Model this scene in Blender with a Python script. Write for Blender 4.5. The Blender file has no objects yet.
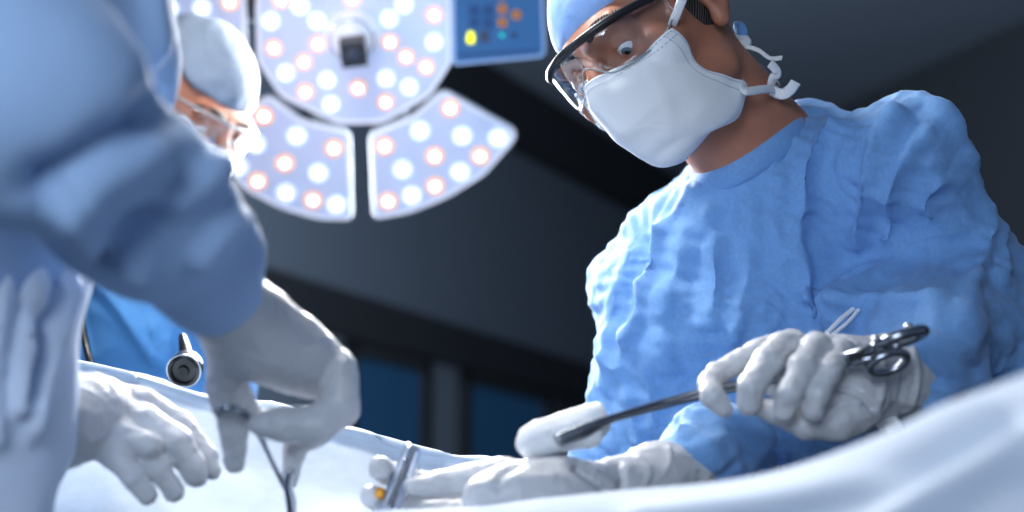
import bpy, math
import numpy as np
from mathutils import Vector, Matrix

sc = bpy.context.scene
COL = sc.collection
# ------------------------------------------------------------------ camera
F = 1422.2
PITCH = math.radians(14.0)
CAM = np.array([0.0, 0.0, 1.05])
cr = np.array([1.0, 0.0, 0.0])
cu = np.array([0.0, -math.sin(PITCH), math.cos(PITCH)])
cf = np.array([0.0, math.cos(PITCH), math.sin(PITCH)])
cam_data = bpy.data.cameras.new('camera')
cam = bpy.data.objects.new('camera', cam_data)
COL.objects.link(cam)
cam.location = CAM
cam.rotation_euler = (math.pi / 2 + PITCH, 0, 0)
cam_data.sensor_width = 36.0
cam_data.lens = 36.0 * F / 1024.0
cam_data.clip_start = 0.02
cam_data.dof.use_dof = True
cam_data.dof.focus_distance = 1.36
cam_data.dof.aperture_fstop = 2.6
sc.camera = cam

def P(px, py, d):
    """world point seen at pixel (px, py), d metres along the view axis"""
    return CAM + d * (cf + cr * ((px - 512.0) / F) + cu * ((256.0 - py) / F))

def D(r, u, b):
    """world direction from right / up / back components"""
    v = cr * r + cu * u - cf * b
    return v / np.linalg.norm(v)

def ray_plane(px, py, o, n):
    d = cf + cr * ((px - 512.0) / F) + cu * ((256.0 - py) / F)
    t = np.dot(o - CAM, n) / np.dot(d, n)
    return CAM + d * t

def project(v):
    q = v - CAM
    dd = q @ cf
    return 512 + F * (q @ cr) / dd, 256 - F * (q @ cu) / dd, dd

# ------------------------------------------------------------------ view, world and lights
vs = sc.view_settings
vs.view_transform = 'Standard'
vs.look = 'None'
vs.gamma = 1.0
vs.use_curve_mapping = False
vs.exposure = 0.0
sc.cycles.use_denoising = True
sc.cycles.max_bounces = 6

world = bpy.data.worlds.new('world')
sc.world = world
world.use_nodes = True
bg = world.node_tree.nodes['Background']
bg.inputs[0].default_value = (0.50, 0.66, 1.0, 1)
bg.inputs[1].default_value = 0.27

def area(name, loc, target, size, power, color):
    ld = bpy.data.lights.new(name, 'AREA')
    ld.shape = 'DISK'
    ld.size = size
    ld.energy = power
    ld.color = color
    lo = bpy.data.objects.new(name, ld)
    COL.objects.link(lo)
    lo.location = loc
    dv = Vector(target) - Vector(loc)
    lo.rotation_euler = dv.to_track_quat('-Z', 'Y').to_euler()
    return lo

# second operating light, hung above the table out of the frame
area('overhead_operating_light', P(200, -420, 1.55), P(620, 380, 1.35), 0.26, 12.5, (1.0, 0.975, 0.95))
# light of the lamp head in the picture, aimed at the table
area('lamp_beam', P(365, 90, 2.2), P(480, 330, 1.2), 0.42, 30, (1.0, 0.98, 0.96))
# added fill light on the camera's side, no fixture of the room
area('camera_side_fill', (-0.45, -1.0, 1.6), P(200, 300, 1.0), 0.9, 24, (0.72, 0.84, 1.0))

# added point light behind the lamp head, imitating the soft glow around it
sp = bpy.data.lights.new('lamp_glow_fill', 'POINT')
sp.energy = 95
sp.shadow_soft_size = 0.25
sp.color = (0.78, 0.89, 1.0)
spo = bpy.data.objects.new('lamp_glow_fill', sp)
COL.objects.link(spo)
spo.location = P(356, 170, 2.95)

# ------------------------------------------------------------------ materials
def srgb(r, g, b):
    def c(x):
        x /= 255.0
        return x / 12.92 if x <= 0.04045 else ((x + 0.055) / 1.055) ** 2.4
    return (c(r), c(g), c(b), 1.0)

def mat(name, color, rough=0.6, metal=0.0, bumps=(), emit=None, emit_s=0.0, trans=0.0, sss=0.0,
        coat=0.0, var=0.0, var_scale=20.0, sheen=0.0, spec=0.5):
    m = bpy.data.materials.new(name)
    m.use_nodes = True
    nt = m.node_tree
    N, L = nt.nodes, nt.links
    b = N['Principled BSDF']
    b.inputs['Base Color'].default_value = color
    b.inputs['Roughness'].default_value = rough
    b.inputs['Metallic'].default_value = metal
    b.inputs['Specular IOR Level'].default_value = spec
    if sss:
        b.inputs['Subsurface Weight'].default_value = sss
        b.inputs['Subsurface Radius'].default_value = (0.01, 0.006, 0.004)
    if coat:
        b.inputs['Coat Weight'].default_value = coat
    if sheen:
        b.inputs['Sheen Weight'].default_value = sheen
    if emit is not None:
        b.inputs['Emission Color'].default_value = emit
        b.inputs['Emission Strength'].default_value = emit_s
    tc = N.new('ShaderNodeTexCoord')
    prev = None
    for (kind, scale, strength, dist, stretch) in bumps:
        mp = N.new('ShaderNodeMapping')
        mp.inputs['Scale'].default_value = stretch
        L.new(tc.outputs['Object'], mp.inputs['Vector'])
        if kind == 'noise':
            t = N.new('ShaderNodeTexNoise')
            t.inputs['Scale'].default_value = scale
            t.inputs['Detail'].default_value = 4
            t.inputs['Distortion'].default_value = 0.6
            out = t.outputs['Fac']
        elif kind == 'ridge':
            t = N.new('ShaderNodeTexNoise')
            t.noise_type = 'RIDGED_MULTIFRACTAL'
            t.inputs['Scale'].default_value = scale
            t.inputs['Detail'].default_value = 3
            t.inputs['Distortion'].default_value = 0.8
            out = t.outputs['Fac']
        elif kind == 'voronoi':
            t = N.new('ShaderNodeTexVoronoi')
            t.inputs['Scale'].default_value = scale
            out = t.outputs['Distance']
        else:
            t = N.new('ShaderNodeTexWave')
            t.inputs['Scale'].default_value = scale
            t.inputs['Distortion'].default_value = 3.0
            out = t.outputs['Fac']
        L.new(mp.outputs['Vector'], t.inputs['Vector'])
        bu = N.new('ShaderNodeBump')
        bu.inputs['Strength'].default_value = strength
        bu.inputs['Distance'].default_value = dist
        L.new(out, bu.inputs['Height'])
        if prev is not None:
            L.new(prev, bu.inputs['Normal'])
        prev = bu.outputs['Normal']
    if prev is not None:
        L.new(prev, b.inputs['Normal'])
    if var:
        t = N.new('ShaderNodeTexNoise')
        t.inputs['Scale'].default_value = var_scale
        t.inputs['Detail'].default_value = 5
        L.new(tc.outputs['Object'], t.inputs['Vector'])
        mr = N.new('ShaderNodeMapRange')
        mr.inputs['From Min'].default_value = 0.3
        mr.inputs['From Max'].default_value = 0.7
        mr.inputs['To Min'].default_value = 1 - var
        mr.inputs['To Max'].default_value = 1 + var
        L.new(t.outputs['Fac'], mr.inputs['Value'])
        mx = N.new('ShaderNodeVectorMath')
        mx.operation = 'SCALE'
        mx.inputs[0].default_value = color[:3]
        L.new(mr.outputs['Result'], mx.inputs['Scale'])
        L.new(mx.outputs['Vector'], b.inputs['Base Color'])
    if trans:
        tr = N.new('ShaderNodeBsdfTranslucent')
        tr.inputs['Color'].default_value = color
        if prev is not None:
            L.new(prev, tr.inputs['Normal'])
        ms = N.new('ShaderNodeMixShader')
        ms.inputs[0].default_value = trans
        L.new(b.outputs[0], ms.inputs[1])
        L.new(tr.outputs[0], ms.inputs[2])
        L.new(ms.outputs[0], N['Material Output'].inputs['Surface'])
    return m

def clear_mat(name, tint=(0.95, 0.98, 1.0, 1), base=0.05, edge=0.35, rough=0.03):
    m = bpy.data.materials.new(name)
    m.use_nodes = True
    nt = m.node_tree
    N, L = nt.nodes, nt.links
    N.remove(N['Principled BSDF'])
    t = N.new('ShaderNodeBsdfTransparent')
    t.inputs['Color'].default_value = tint
    g = N.new('ShaderNodeBsdfGlossy')
    g.inputs['Roughness'].default_value = rough
    lw = N.new('ShaderNodeLayerWeight')
    lw.inputs['Blend'].default_value = 0.35
    mr = N.new('ShaderNodeMapRange')
    mr.inputs['To Min'].default_value = base
    mr.inputs['To Max'].default_value = edge
    L.new(lw.outputs['Facing'], mr.inputs['Value'])
    ms = N.new('ShaderNodeMixShader')
    L.new(mr.outputs['Result'], ms.inputs[0])
    L.new(t.outputs[0], ms.inputs[1])
    L.new(g.outputs[0], ms.inputs[2])
    L.new(ms.outputs[0], N['Material Output'].inputs['Surface'])
    return m

ONE = (1, 1, 1)
M = {}
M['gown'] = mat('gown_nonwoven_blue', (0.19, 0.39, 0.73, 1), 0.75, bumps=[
    ('ridge', 16, 0.25, 0.005, (1, 1, 0.45)), ('noise', 60, 0.30, 0.0025, ONE), ('noise', 420, 0.25, 0.0008, (1, 1, 0.5))],
    trans=0.12, var=0.08, var_scale=260, sheen=0.15, spec=0.25)
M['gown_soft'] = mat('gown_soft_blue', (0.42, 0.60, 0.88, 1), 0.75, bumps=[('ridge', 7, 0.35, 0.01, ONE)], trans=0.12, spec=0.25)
M['sleeve_lamplit'] = mat('sleeve_lamplit_blue', (0.66, 0.75, 0.90, 1), 0.75, bumps=[('ridge', 7, 0.35, 0.01, ONE)], spec=0.25)  # gown cloth made paler: the lamplight on this sleeve is in its colour
M['scrubs'] = mat('scrub_cloth_blue', (0.07, 0.24, 0.52, 1), 0.85, bumps=[('ridge', 9, 0.3, 0.006, ONE), ('noise', 350, 0.2, 0.001, ONE)])
M['glove'] = mat('latex_glove', (0.56, 0.575, 0.605, 1), 0.42, bumps=[
    ('ridge', 34, 0.28, 0.003, (1, 1, 1)), ('noise', 90, 0.25, 0.0015, ONE)], sss=0.08, spec=0.45)
M['mask'] = mat('mask_nonwoven_white', (0.93, 0.94, 0.95, 1), 0.8, bumps=[('noise', 30, 0.15, 0.003, ONE), ('noise', 500, 0.15, 0.0005, ONE)], trans=0.08, spec=0.2)
M['stitch'] = mat('mask_seam_grey', (0.58, 0.64, 0.72, 1), 0.8)
M['skin'] = mat('skin_tan', srgb(174, 116, 92), 0.48, bumps=[('noise', 180, 0.25, 0.001, ONE), ('voronoi', 500, 0.12, 0.0005, ONE)],
                sss=0.12, var=0.10, var_scale=40, spec=0.4)
M['hair'] = mat('hair_dark', (0.035, 0.028, 0.025, 1), 0.55, bumps=[('wave', 120, 0.6, 0.003, ONE)])
M['cap'] = mat('cap_cloth_blue', (0.30, 0.50, 0.88, 1), 0.8, bumps=[('ridge', 30, 0.3, 0.004, (1, 1, 0.4)), ('noise', 300, 0.25, 0.0008, ONE)], trans=0.1, spec=0.2)
M['cap_white'] = mat('cap_cloth_pale', (0.24, 0.30, 0.39, 1), 0.8, bumps=[('ridge', 22, 0.5, 0.008, (1, 1, 0.3))], trans=0.1, spec=0.2)
M['black'] = mat('black_plastic', (0.012, 0.013, 0.016, 1), 0.35)
M['lens'] = clear_mat('clear_lens')
M['rim_clear'] = mat('clear_rim', (0.30, 0.33, 0.36, 1), 0.35)
M['steel'] = mat('brushed_steel', (0.42, 0.45, 0.50, 1), 0.22, 1.0)
M['dark_steel'] = mat('dark_steel', (0.34, 0.37, 0.42, 1), 0.20, 1.0)
M['gauze'] = mat('gauze_white', (0.88, 0.90, 0.93, 1), 0.95, bumps=[('noise', 260, 0.5, 0.002, ONE)], sss=0.1)
M['drape'] = mat('drape_pale_blue', (0.53, 0.615, 0.72, 1), 0.85, bumps=[('ridge', 9, 0.22, 0.006, ONE), ('noise', 300, 0.2, 0.0008, ONE)], var=0.05, var_scale=60, spec=0.2)
M['drape_near'] = mat('drape_near_white', (0.54, 0.62, 0.73, 1), 0.85, spec=0.2)
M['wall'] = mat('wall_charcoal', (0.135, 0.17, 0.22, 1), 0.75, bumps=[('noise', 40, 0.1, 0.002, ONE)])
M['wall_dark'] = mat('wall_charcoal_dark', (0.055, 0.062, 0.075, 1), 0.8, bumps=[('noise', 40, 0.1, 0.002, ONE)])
M['ceiling'] = mat('ceiling_charcoal', (0.22, 0.27, 0.345, 1), 0.8, bumps=[('noise', 40, 0.1, 0.002, ONE)])
M['trim'] = mat('trim_dark', (0.024, 0.027, 0.034, 1), 0.7)
M['chrome'] = mat('satin_chrome', (0.70, 0.73, 0.78, 1), 0.18, 1.0)
M['pane'] = mat('pane_blue_night', (0.020, 0.075, 0.16, 1), 0.25, emit=(0.02, 0.10, 0.25, 1), emit_s=0.10)
M['floor'] = mat('floor_grey', (0.09, 0.10, 0.11, 1), 0.5)
M['lamp_body'] = mat('lamp_housing_grey', (0.42, 0.45, 0.50, 1), 0.4)
M['lamp_cover'] = mat('lamp_cover_lit', (0.55, 0.63, 0.78, 1), 0.35, emit=(0.50, 0.60, 0.82, 1), emit_s=0.26)
M['lamp_rim'] = mat('lamp_rim_lit', (0.75, 0.78, 0.84, 1), 0.35, emit=(0.78, 0.86, 1.0, 1), emit_s=0.30)
M['led_cool'] = mat('led_cool_lit', (0.9, 0.95, 1, 1), 0.3, emit=(0.86, 0.94, 1.0, 1), emit_s=5.0)
M['led_warm'] = mat('led_warm_lit', (1, 0.85, 0.75, 1), 0.3, emit=(1.0, 0.86, 0.76, 1), emit_s=5.0)
M['halo_cool'] = mat('led_halo_cool_lit', (0.8, 0.88, 1, 1), 0.2, emit=(0.72, 0.84, 1.0, 1), emit_s=0.75)
M['halo_warm'] = mat('led_halo_warm_lit', (0.6, 0.4, 0.3, 1), 0.2, emit=(1.0, 0.46, 0.28, 1), emit_s=0.8)
M['panel_blue'] = mat('control_panel_blue', srgb(38, 84, 130), 0.5, emit=srgb(35, 95, 150), emit_s=0.34)
M['panel_edge'] = mat('control_panel_edge', srgb(140, 168, 205), 0.45, emit=srgb(120, 150, 195), emit_s=0.3)
M['btn_blue'] = mat('button_blue', srgb(30, 74, 125), 0.5)
M['btn_orange'] = mat('button_orange_lit', srgb(150, 95, 5), 0.6, emit=srgb(215, 135, 5), emit_s=0.40)
M['btn_yellow'] = mat('button_yellow_lit', srgb(240, 240, 20), 0.5, emit=srgb(248, 246, 10), emit_s=1.1)
M['btn_grey'] = mat('button_grey', srgb(60, 70, 90), 0.5)
M['btn_teal'] = mat('indicator_teal_lit', srgb(20, 190, 180), 0.5, emit=srgb(20, 200, 185), emit_s=0.8)
M['print'] = mat('panel_print_dark', srgb(28, 60, 105), 0.6)
M['rubber'] = mat('rubber_black', (0.006, 0.0065, 0.008, 1), 0.3)
M['pen'] = mat('pen_silver_blue', (0.50, 0.57, 0.70, 1), 0.22, 0.6, bumps=[('ridge', 60, 0.6, 0.003, ONE)])
M['orange'] = mat('orange_plastic', (0.9, 0.38, 0.02, 1), 0.4)

def eye_mat():
    m = bpy.data.materials.new('eye')
    m.use_nodes = True
    nt = m.node_tree
    N, L = nt.nodes, nt.links
    b = N['Principled BSDF']
    b.inputs['Roughness'].default_value = 0.08
    at = N.new('ShaderNodeAttribute')
    at.attribute_name = 'iris'
    r = N.new('ShaderNodeValToRGB')
    r.color_ramp.interpolation = 'CONSTANT'
    e = r.color_ramp.elements
    e[0].position = 0.0
    e[0].color = (0.01, 0.01, 0.012, 1)
    e[1].position = 0.2
    e[1].color = (0.10, 0.17, 0.22, 1)
    n = e.new(0.46)
    n.color = (0.75, 0.74, 0.74, 1)
    L.new(at.outputs['Fac'], r.inputs['Fac'])
    L.new(r.outputs['Color'], b.inputs['Base Color'])
    return m
M['eye'] = eye_mat()

# ------------------------------------------------------------------ object helpers
def obj(name, V, Fc, m, parent=None, smooth=True, mats=None):
    V = np.asarray(V, float)
    lo, hi = V.min(0), V.max(0)
    org = np.array([(lo[0] + hi[0]) / 2, (lo[1] + hi[1]) / 2, lo[2]])
    me = bpy.data.meshes.new(name)
    if isinstance(Fc, np.ndarray):
        k = Fc.shape[1]
        me.vertices.add(len(V))
        me.vertices.foreach_set('co', (V - org).astype(np.float32).ravel())
        me.loops.add(Fc.size)
        me.loops.foreach_set('vertex_index', Fc.astype(np.int32).ravel())
        me.polygons.add(len(Fc))
        me.polygons.foreach_set('loop_start', (np.arange(len(Fc)) * k).astype(np.int32))
        me.update(calc_edges=True)
        me.validate()
    else:
        me.from_pydata((V - org).tolist(), [], [list(f) for f in Fc])
    me.polygons.foreach_set('use_smooth', [smooth] * len(me.polygons))
    me.materials.append(m)
    o = bpy.data.objects.new(name, me)
    COL.objects.link(o)
    if parent is not None:
        o.parent = parent
        w = org.copy()
        p = parent
        while p is not None:
            w -= np.array(p.location)
            p = p.parent
        o.location = w
    else:
        o.location = org
    return o

def empty(name, loc):
    o = bpy.data.objects.new(name, None)
    COL.objects.link(o)
    o.empty_display_size = 0.05
    o.location = loc
    return o

def tag(o, label, cat, group=None):
    o['label'] = label
    o['category'] = cat
    if group:
        o['group'] = group
    return o

def structure(o):
    o['kind'] = 'structure'
    return o

class MB:
    """collects simple shapes into one mesh"""
    def __init__(s):
        s.V, s.F = [], []
    def add(s, V, Fc):
        n = len(s.V)
        s.V += [tuple(v) for v in V]
        s.F += [tuple(i + n for i in f) for f in Fc]
        return s
    def box(s, o, ax, ay, az):
        """box centred at o with half vectors"""
        V = [o + a * ax + b * ay + c * az for a in (-1, 1) for b in (-1, 1) for c in (-1, 1)]
        return s.add(V, [(0, 1, 3, 2), (4, 6, 7, 5), (0, 4, 5, 1), (2, 3, 7, 6), (0, 2, 6, 4), (1, 5, 7, 3)])
    def tube(s, pts, rad, seg=10, up=None, sub=6, flat=1.0, closed=False):
        pts = [np.asarray(p, float) for p in pts]
        if np.isscalar(rad):
            rad = [rad] * len(pts)
        pts, rad = spline(pts, rad, sub, closed)
        n = len(pts)
        prev = None
        V, Fc = [], []
        for i in range(n):
            if closed:
                t = pts[(i + 1) % n] - pts[i - 1]
            else:
                t = pts[min(i + 1, n - 1)] - pts[max(i - 1, 0)]
            t = t / (np.linalg.norm(t) + 1e-12)
            ref = up if up is not None else (prev if prev is not None else np.array([0.3, 0.2, 1.0]))
            a = ref - t * np.dot(ref, t)
            a /= np.linalg.norm(a) + 1e-12
            if up is None:
                prev = a
            b = np.cross(t, a)
            for k in range(seg):
                th = 2 * math.pi * k / seg
                V.append(pts[i] + a * math.cos(th) * rad[i] * flat + b * math.sin(th) * rad[i])
        for i in range(n if closed else n - 1):
            j = (i + 1) % n
            for k in range(seg):
                k2 = (k + 1) % seg
                Fc.append((i * seg + k, i * seg + k2, j * seg + k2, j * seg + k))
        if not closed:
            Fc.append(tuple(range(seg))[::-1])
            Fc.append(tuple((n - 1) * seg + k for k in range(seg)))
        return s.add(V, Fc)
    def ball(s, c, r, seg=14, rings=8, axes=None):
        A = axes if axes is not None else np.eye(3)
        r = np.broadcast_to(np.asarray(r, float), (3,))
        V, Fc = [], []
        for i in range(rings + 1):
            ph = math.pi * i / rings
            for k in range(seg):
                th = 2 * math.pi * k / seg
                q = np.array([math.sin(ph) * math.cos(th) * r[0], math.sin(ph) * math.sin(th) * r[1], math.cos(ph) * r[2]])
                V.append(np.asarray(c) + A @ q)
        for i in range(rings):
            for k in range(seg):
                k2 = (k + 1) % seg
                Fc.append((i * seg + k, (i + 1) * seg + k, (i + 1) * seg + k2, i * seg + k2))
        return s.add(V, Fc)
    def prism(s, loop_a, loop_b, cap_a=True, cap_b=True):
        n = len(loop_a)
        Fc = [(i, (i + 1) % n, n + (i + 1) % n, n + i) for i in range(n)]
        if cap_a:
            Fc.append(tuple(range(n))[::-1])
        if cap_b:
            Fc.append(tuple(range(n, 2 * n)))
        return s.add(list(loop_a) + list(loop_b), Fc)
    def build(s, name, m, parent=None, smooth=True):
        return obj(name, s.V, s.F, m, parent, smooth)

def spline(pts, rad, sub, closed=False):
    n = len(pts)
    if n < 3 or sub <= 1:
        return pts, list(rad)
    op, orad = [], []
    rng = range(n) if closed else range(n - 1)
    for i in rng:
        if closed:
            p0, p1, p2, p3 = pts[i - 1], pts[i], pts[(i + 1) % n], pts[(i + 2) % n]
            r1, r2 = rad[i], rad[(i + 1) % n]
        else:
            p0, p1, p2, p3 = pts[max(i - 1, 0)], pts[i], pts[i + 1], pts[min(i + 2, n - 1)]
            r1, r2 = rad[i], rad[i + 1]
        for k in range(sub):
            t = k / sub
            op.append(0.5 * ((2 * p1) + (-p0 + p2) * t + (2 * p0 - 5 * p1 + 4 * p2 - p3) * t * t + (-p0 + 3 * p1 - 3 * p2 + p3) * t ** 3))
            orad.append(r1 + (r2 - r1) * t)
    if not closed:
        op.append(pts[-1])
        orad.append(rad[-1])
    return op, orad

def round_poly(pts, frac=0.25, it=2):
    pts = [np.asarray(p, float) for p in pts]
    for _ in range(it):
        out = []
        n = len(pts)
        for i in range(n):
            a, b = pts[i], pts[(i + 1) % n]
            out.append(a + (b - a) * frac)
            out.append(b + (a - b) * frac)
        pts = out
        frac = 0.25
    return pts

def corner_round(pts, r, k=5):
    """round each corner of a closed polygon with radius-like length r"""
    pts = [np.asarray(p, float) for p in pts]
    n = len(pts)
    out = []
    for i in range(n):
        a, b, c = pts[i - 1], pts[i], pts[(i + 1) % n]
        l1, l2 = np.linalg.norm(a - b), np.linalg.norm(c - b)
        q1 = b + (a - b) / l1 * min(r, l1 * 0.45)
        q2 = b + (c - b) / l2 * min(r, l2 * 0.45)
        for j in range(k + 1):
            t = j / k
            out.append((1 - t) ** 2 * q1 + 2 * t * (1 - t) * b + t * t * q2)
    return out

def inset(pts, d):
    """inset a closed 2-D polygon (list of 2-vectors) by d towards its inside"""
    n = len(pts)
    A = sum(pts[i][0] * pts[(i + 1) % n][1] - pts[(i + 1) % n][0] * pts[i][1] for i in range(n))
    s = 1 if A > 0 else -1
    out = []
    for i in range(n):
        a, b, c = pts[i - 1], pts[i], pts[(i + 1) % n]
        t = c - a
        t = t / (np.linalg.norm(t) + 1e-9)
        nrm = np.array([-t[1], t[0]]) * s
        out.append(b + nrm * d)
    return out

# ------------------------------------------------------------------ noise (numpy)
def hash3(i, j, k, seed):
    h = (i * 374761393 + j * 668265263 + k * 2147483647 + seed * 1274126177) & 0xffffffff
    h = ((h ^ (h >> 13)) * 1274126177) & 0xffffffff
    h = (h ^ (h >> 16)) & 0xffffff
    return h / float(0xffffff)

def vnoise(p, seed=0):
    b = np.floor(p).astype(np.int64)
    f = p - b
    u = f * f * f * (f * (f * 6 - 15) + 10)
    r = 0
    for dx in (0, 1):
        wx = u[:, 0] if dx else 1 - u[:, 0]
        for dy in (0, 1):
            wy = u[:, 1] if dy else 1 - u[:, 1]
            for dz in (0, 1):
                wz = u[:, 2] if dz else 1 - u[:, 2]
                r = r + hash3(b[:, 0] + dx, b[:, 1] + dy, b[:, 2] + dz, seed) * wx * wy * wz
    return r * 2 - 1

def ridged(p, seed=0):
    n = 1 - np.abs(vnoise(p, seed))
    return n * n

def crinkle(V, scale, seed=0, stretch=(1, 1, 1), warp=0.6):
    q = V * np.asarray(stretch) * scale
    w = np.stack([vnoise(q * 0.6, seed + 11), vnoise(q * 0.6, seed + 12), vnoise(q * 0.6, seed + 13)], 1)
    q = q + w * warp
    return ridged(q, seed) - 0.55

def crumple(V, seed, freq, flat=1.0, n=6):
    """crisp creases: folded planes in several directions, bent by slow noise"""
    rng = np.random.default_rng(seed)
    q = V * np.array([1, 1, flat])
    w = np.stack([vnoise(V * freq * .35, seed + i) for i in range(3)], 1)
    w2 = np.stack([vnoise(V * freq * .9, seed + 5 + i) for i in range(3)], 1)
    q = q * freq + w * .9 + w2 * .25
    h = 0
    for i in range(n):
        d = rng.normal(0, 1, 3)
        d /= np.linalg.norm(d)
        x = q @ d * (0.6 + .8 * rng.random()) + rng.random() * 9
        tri = np.abs(x - np.floor(x) - .5) * 2
        m = np.clip(vnoise(V * freq * .5 + i * 7.3, seed + 20 + i) * 1.6 + .5, 0, 1)
        h = h + tri * m
    return h / n - .25

# ------------------------------------------------------------------ implicit surfaces
def s_cap(p, a, b, ra, rb):
    ab = b - a
    L2 = float(ab @ ab) + 1e-12
    t = np.clip(((p - a) @ ab) / L2, 0, 1)
    return np.linalg.norm(p - a - t[:, None] * ab, axis=1) - (ra + (rb - ra) * t)

def s_ell(p, c, r, A=None):
    q = p - c
    if A is not None:
        q = q @ A
    r = np.asarray(r, float)
    k0 = np.linalg.norm(q / r, axis=1)
    k1 = np.linalg.norm(q / (r * r), axis=1) + 1e-9
    return k0 * (k0 - 1) / k1

def smin(a, b, k):
    h = np.clip(0.5 + 0.5 * (b - a) / k, 0, 1)
    return b * (1 - h) + a * h - k * h * (1 - h)

def smax(a, b, k):
    return -smin(-a, -b, k)

def sdf_mesh(fn, lo, hi, res, B=16):
    lo = np.asarray(lo, float)
    hi = np.asarray(hi, float)
    nb = np.ceil((hi - lo) / (B * res)).astype(int) + 1
    gi = np.stack(np.meshgrid(*[np.arange(n) for n in nb], indexing='ij'), -1).reshape(-1, 3)
    cen = lo + (gi + 0.5) * B * res
    d = fn(cen)
    keep = gi[np.abs(d) < B * res * 0.87 * 1.35 + 0.004]
    ax = np.arange(B + 1)
    loc = np.stack(np.meshgrid(ax, ax, ax, indexing='ij'), -1).reshape(-1, 3)
    NY, NZ = int(nb[1] * B + 3), int(nb[2] * B + 3)
    key = lambda c: ((c[:, 0] + 1) * NY + (c[:, 1] + 1)) * NZ + (c[:, 2] + 1)
    allk, allv, quads = [], [], []
    offs = np.array([[0, 0, 0], [0, 0, 1], [0, 1, 0], [0, 1, 1], [1, 0, 0], [1, 0, 1], [1, 1, 0], [1, 1, 1]])
    edges = [(a, b) for a in range(8) for b in range(a + 1, 8) if np.abs(offs[a] - offs[b]).sum() == 1]
    for g in keep:
        base = g * B
        v = fn(lo + (base + loc) * res).reshape(B + 1, B + 1, B + 1)
        s = v < 0
        if s.all() or not s.any():
            continue
        c8 = np.stack([s[o[0]:o[0] + B, o[1]:o[1] + B, o[2]:o[2] + B] for o in offs], -1)
        act = c8.any(-1) & ~c8.all(-1)
        ci = np.argwhere(act)
        if not len(ci):
            continue
        vals = np.stack([v[ci[:, 0] + o[0], ci[:, 1] + o[1], ci[:, 2] + o[2]] for o in offs], -1)
        acc = np.zeros((len(ci), 3))
        cnt = np.zeros(len(ci))
        for a, b in edges:
            va, vb = vals[:, a], vals[:, b]
            x = (va < 0) != (vb < 0)
            t = np.where(x, va / np.where(x, va - vb, 1), 0)
            pt = offs[a] + (offs[b] - offs[a]) * t[:, None]
            acc += np.where(x[:, None], pt, 0)
            cnt += x
        gc = base + ci
        allk.append(key(gc))
        allv.append(lo + (gc + acc / cnt[:, None]) * res)
        for axis in range(3):
            e = np.zeros(3, int)
            e[axis] = 1
            s0 = s[:B, :B, :B]
            s1 = s[e[0]:e[0] + B, e[1]:e[1] + B, e[2]:e[2] + B]
            x = np.argwhere(s0 != s1)
            if not len(x):
                continue
            inside = s0[x[:, 0], x[:, 1], x[:, 2]]
            o1 = np.zeros(3, int)
            o2 = np.zeros(3, int)
            o1[(axis + 1) % 3] = 1
            o2[(axis + 2) % 3] = 1
            c = base + x
            q = np.stack([key(c), key(c - o1), key(c - o1 - o2), key(c - o2)], 1)
            q[~inside] = q[~inside][:, ::-1]
            quads.append(q)
    K = np.concatenate(allk)
    Vv = np.concatenate(allv)
    Q = np.concatenate(quads)
    order = np.argsort(K)
    K, Vv = K[order], Vv[order]
    ix = np.searchsorted(K, Q)
    ix = np.clip(ix, 0, len(K) - 1)
    ok = (K[ix] == Q).all(1)
    return Vv, ix[ok]

def normals(V, Q):
    n = np.cross(V[Q[:, 2]] - V[Q[:, 0]], V[Q[:, 3]] - V[Q[:, 1]])
    N = np.zeros_like(V)
    for k in range(4):
        np.add.at(N, Q[:, k], n)
    return N / (np.linalg.norm(N, axis=1)[:, None] + 1e-12)

def smooth_mesh(V, Q, it=2, f=0.5):
    E = np.concatenate([Q[:, [0, 1]], Q[:, [1, 2]], Q[:, [2, 3]], Q[:, [3, 0]]])
    for _ in range(it):
        acc = np.zeros_like(V)
        cnt = np.zeros(len(V))
        np.add.at(acc, E[:, 0], V[E[:, 1]])
        np.add.at(cnt, E[:, 0], 1)
        np.add.at(acc, E[:, 1], V[E[:, 0]])
        np.add.at(cnt, E[:, 1], 1)
        V = V * (1 - f) + f * acc / np.maximum(cnt, 1)[:, None]
    return V

def pick_lump(V, Q, minimum=0.02):
    """drop tiny loose pieces"""
    n = len(V)
    lab = np.arange(n)
    E = np.concatenate([Q[:, [0, 1]], Q[:, [1, 2]], Q[:, [2, 3]], Q[:, [3, 0]]])
    for _ in range(400):
        m = np.minimum(lab[E[:, 0]], lab[E[:, 1]])
        new = lab.copy()
        np.minimum.at(new, E[:, 0], m)
        np.minimum.at(new, E[:, 1], m)
        new = new[new]
        if (new == lab).all():
            break
        lab = new
    u, c = np.unique(lab, return_counts=True)
    good = set(u[c > minimum * n].tolist())
    keepv = np.isin(lab, list(good))
    idx = -np.ones(n, int)
    idx[keepv] = np.arange(keepv.sum())
    Qk = Q[keepv[Q].all(1)]
    return V[keepv], idx[Qk]

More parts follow.
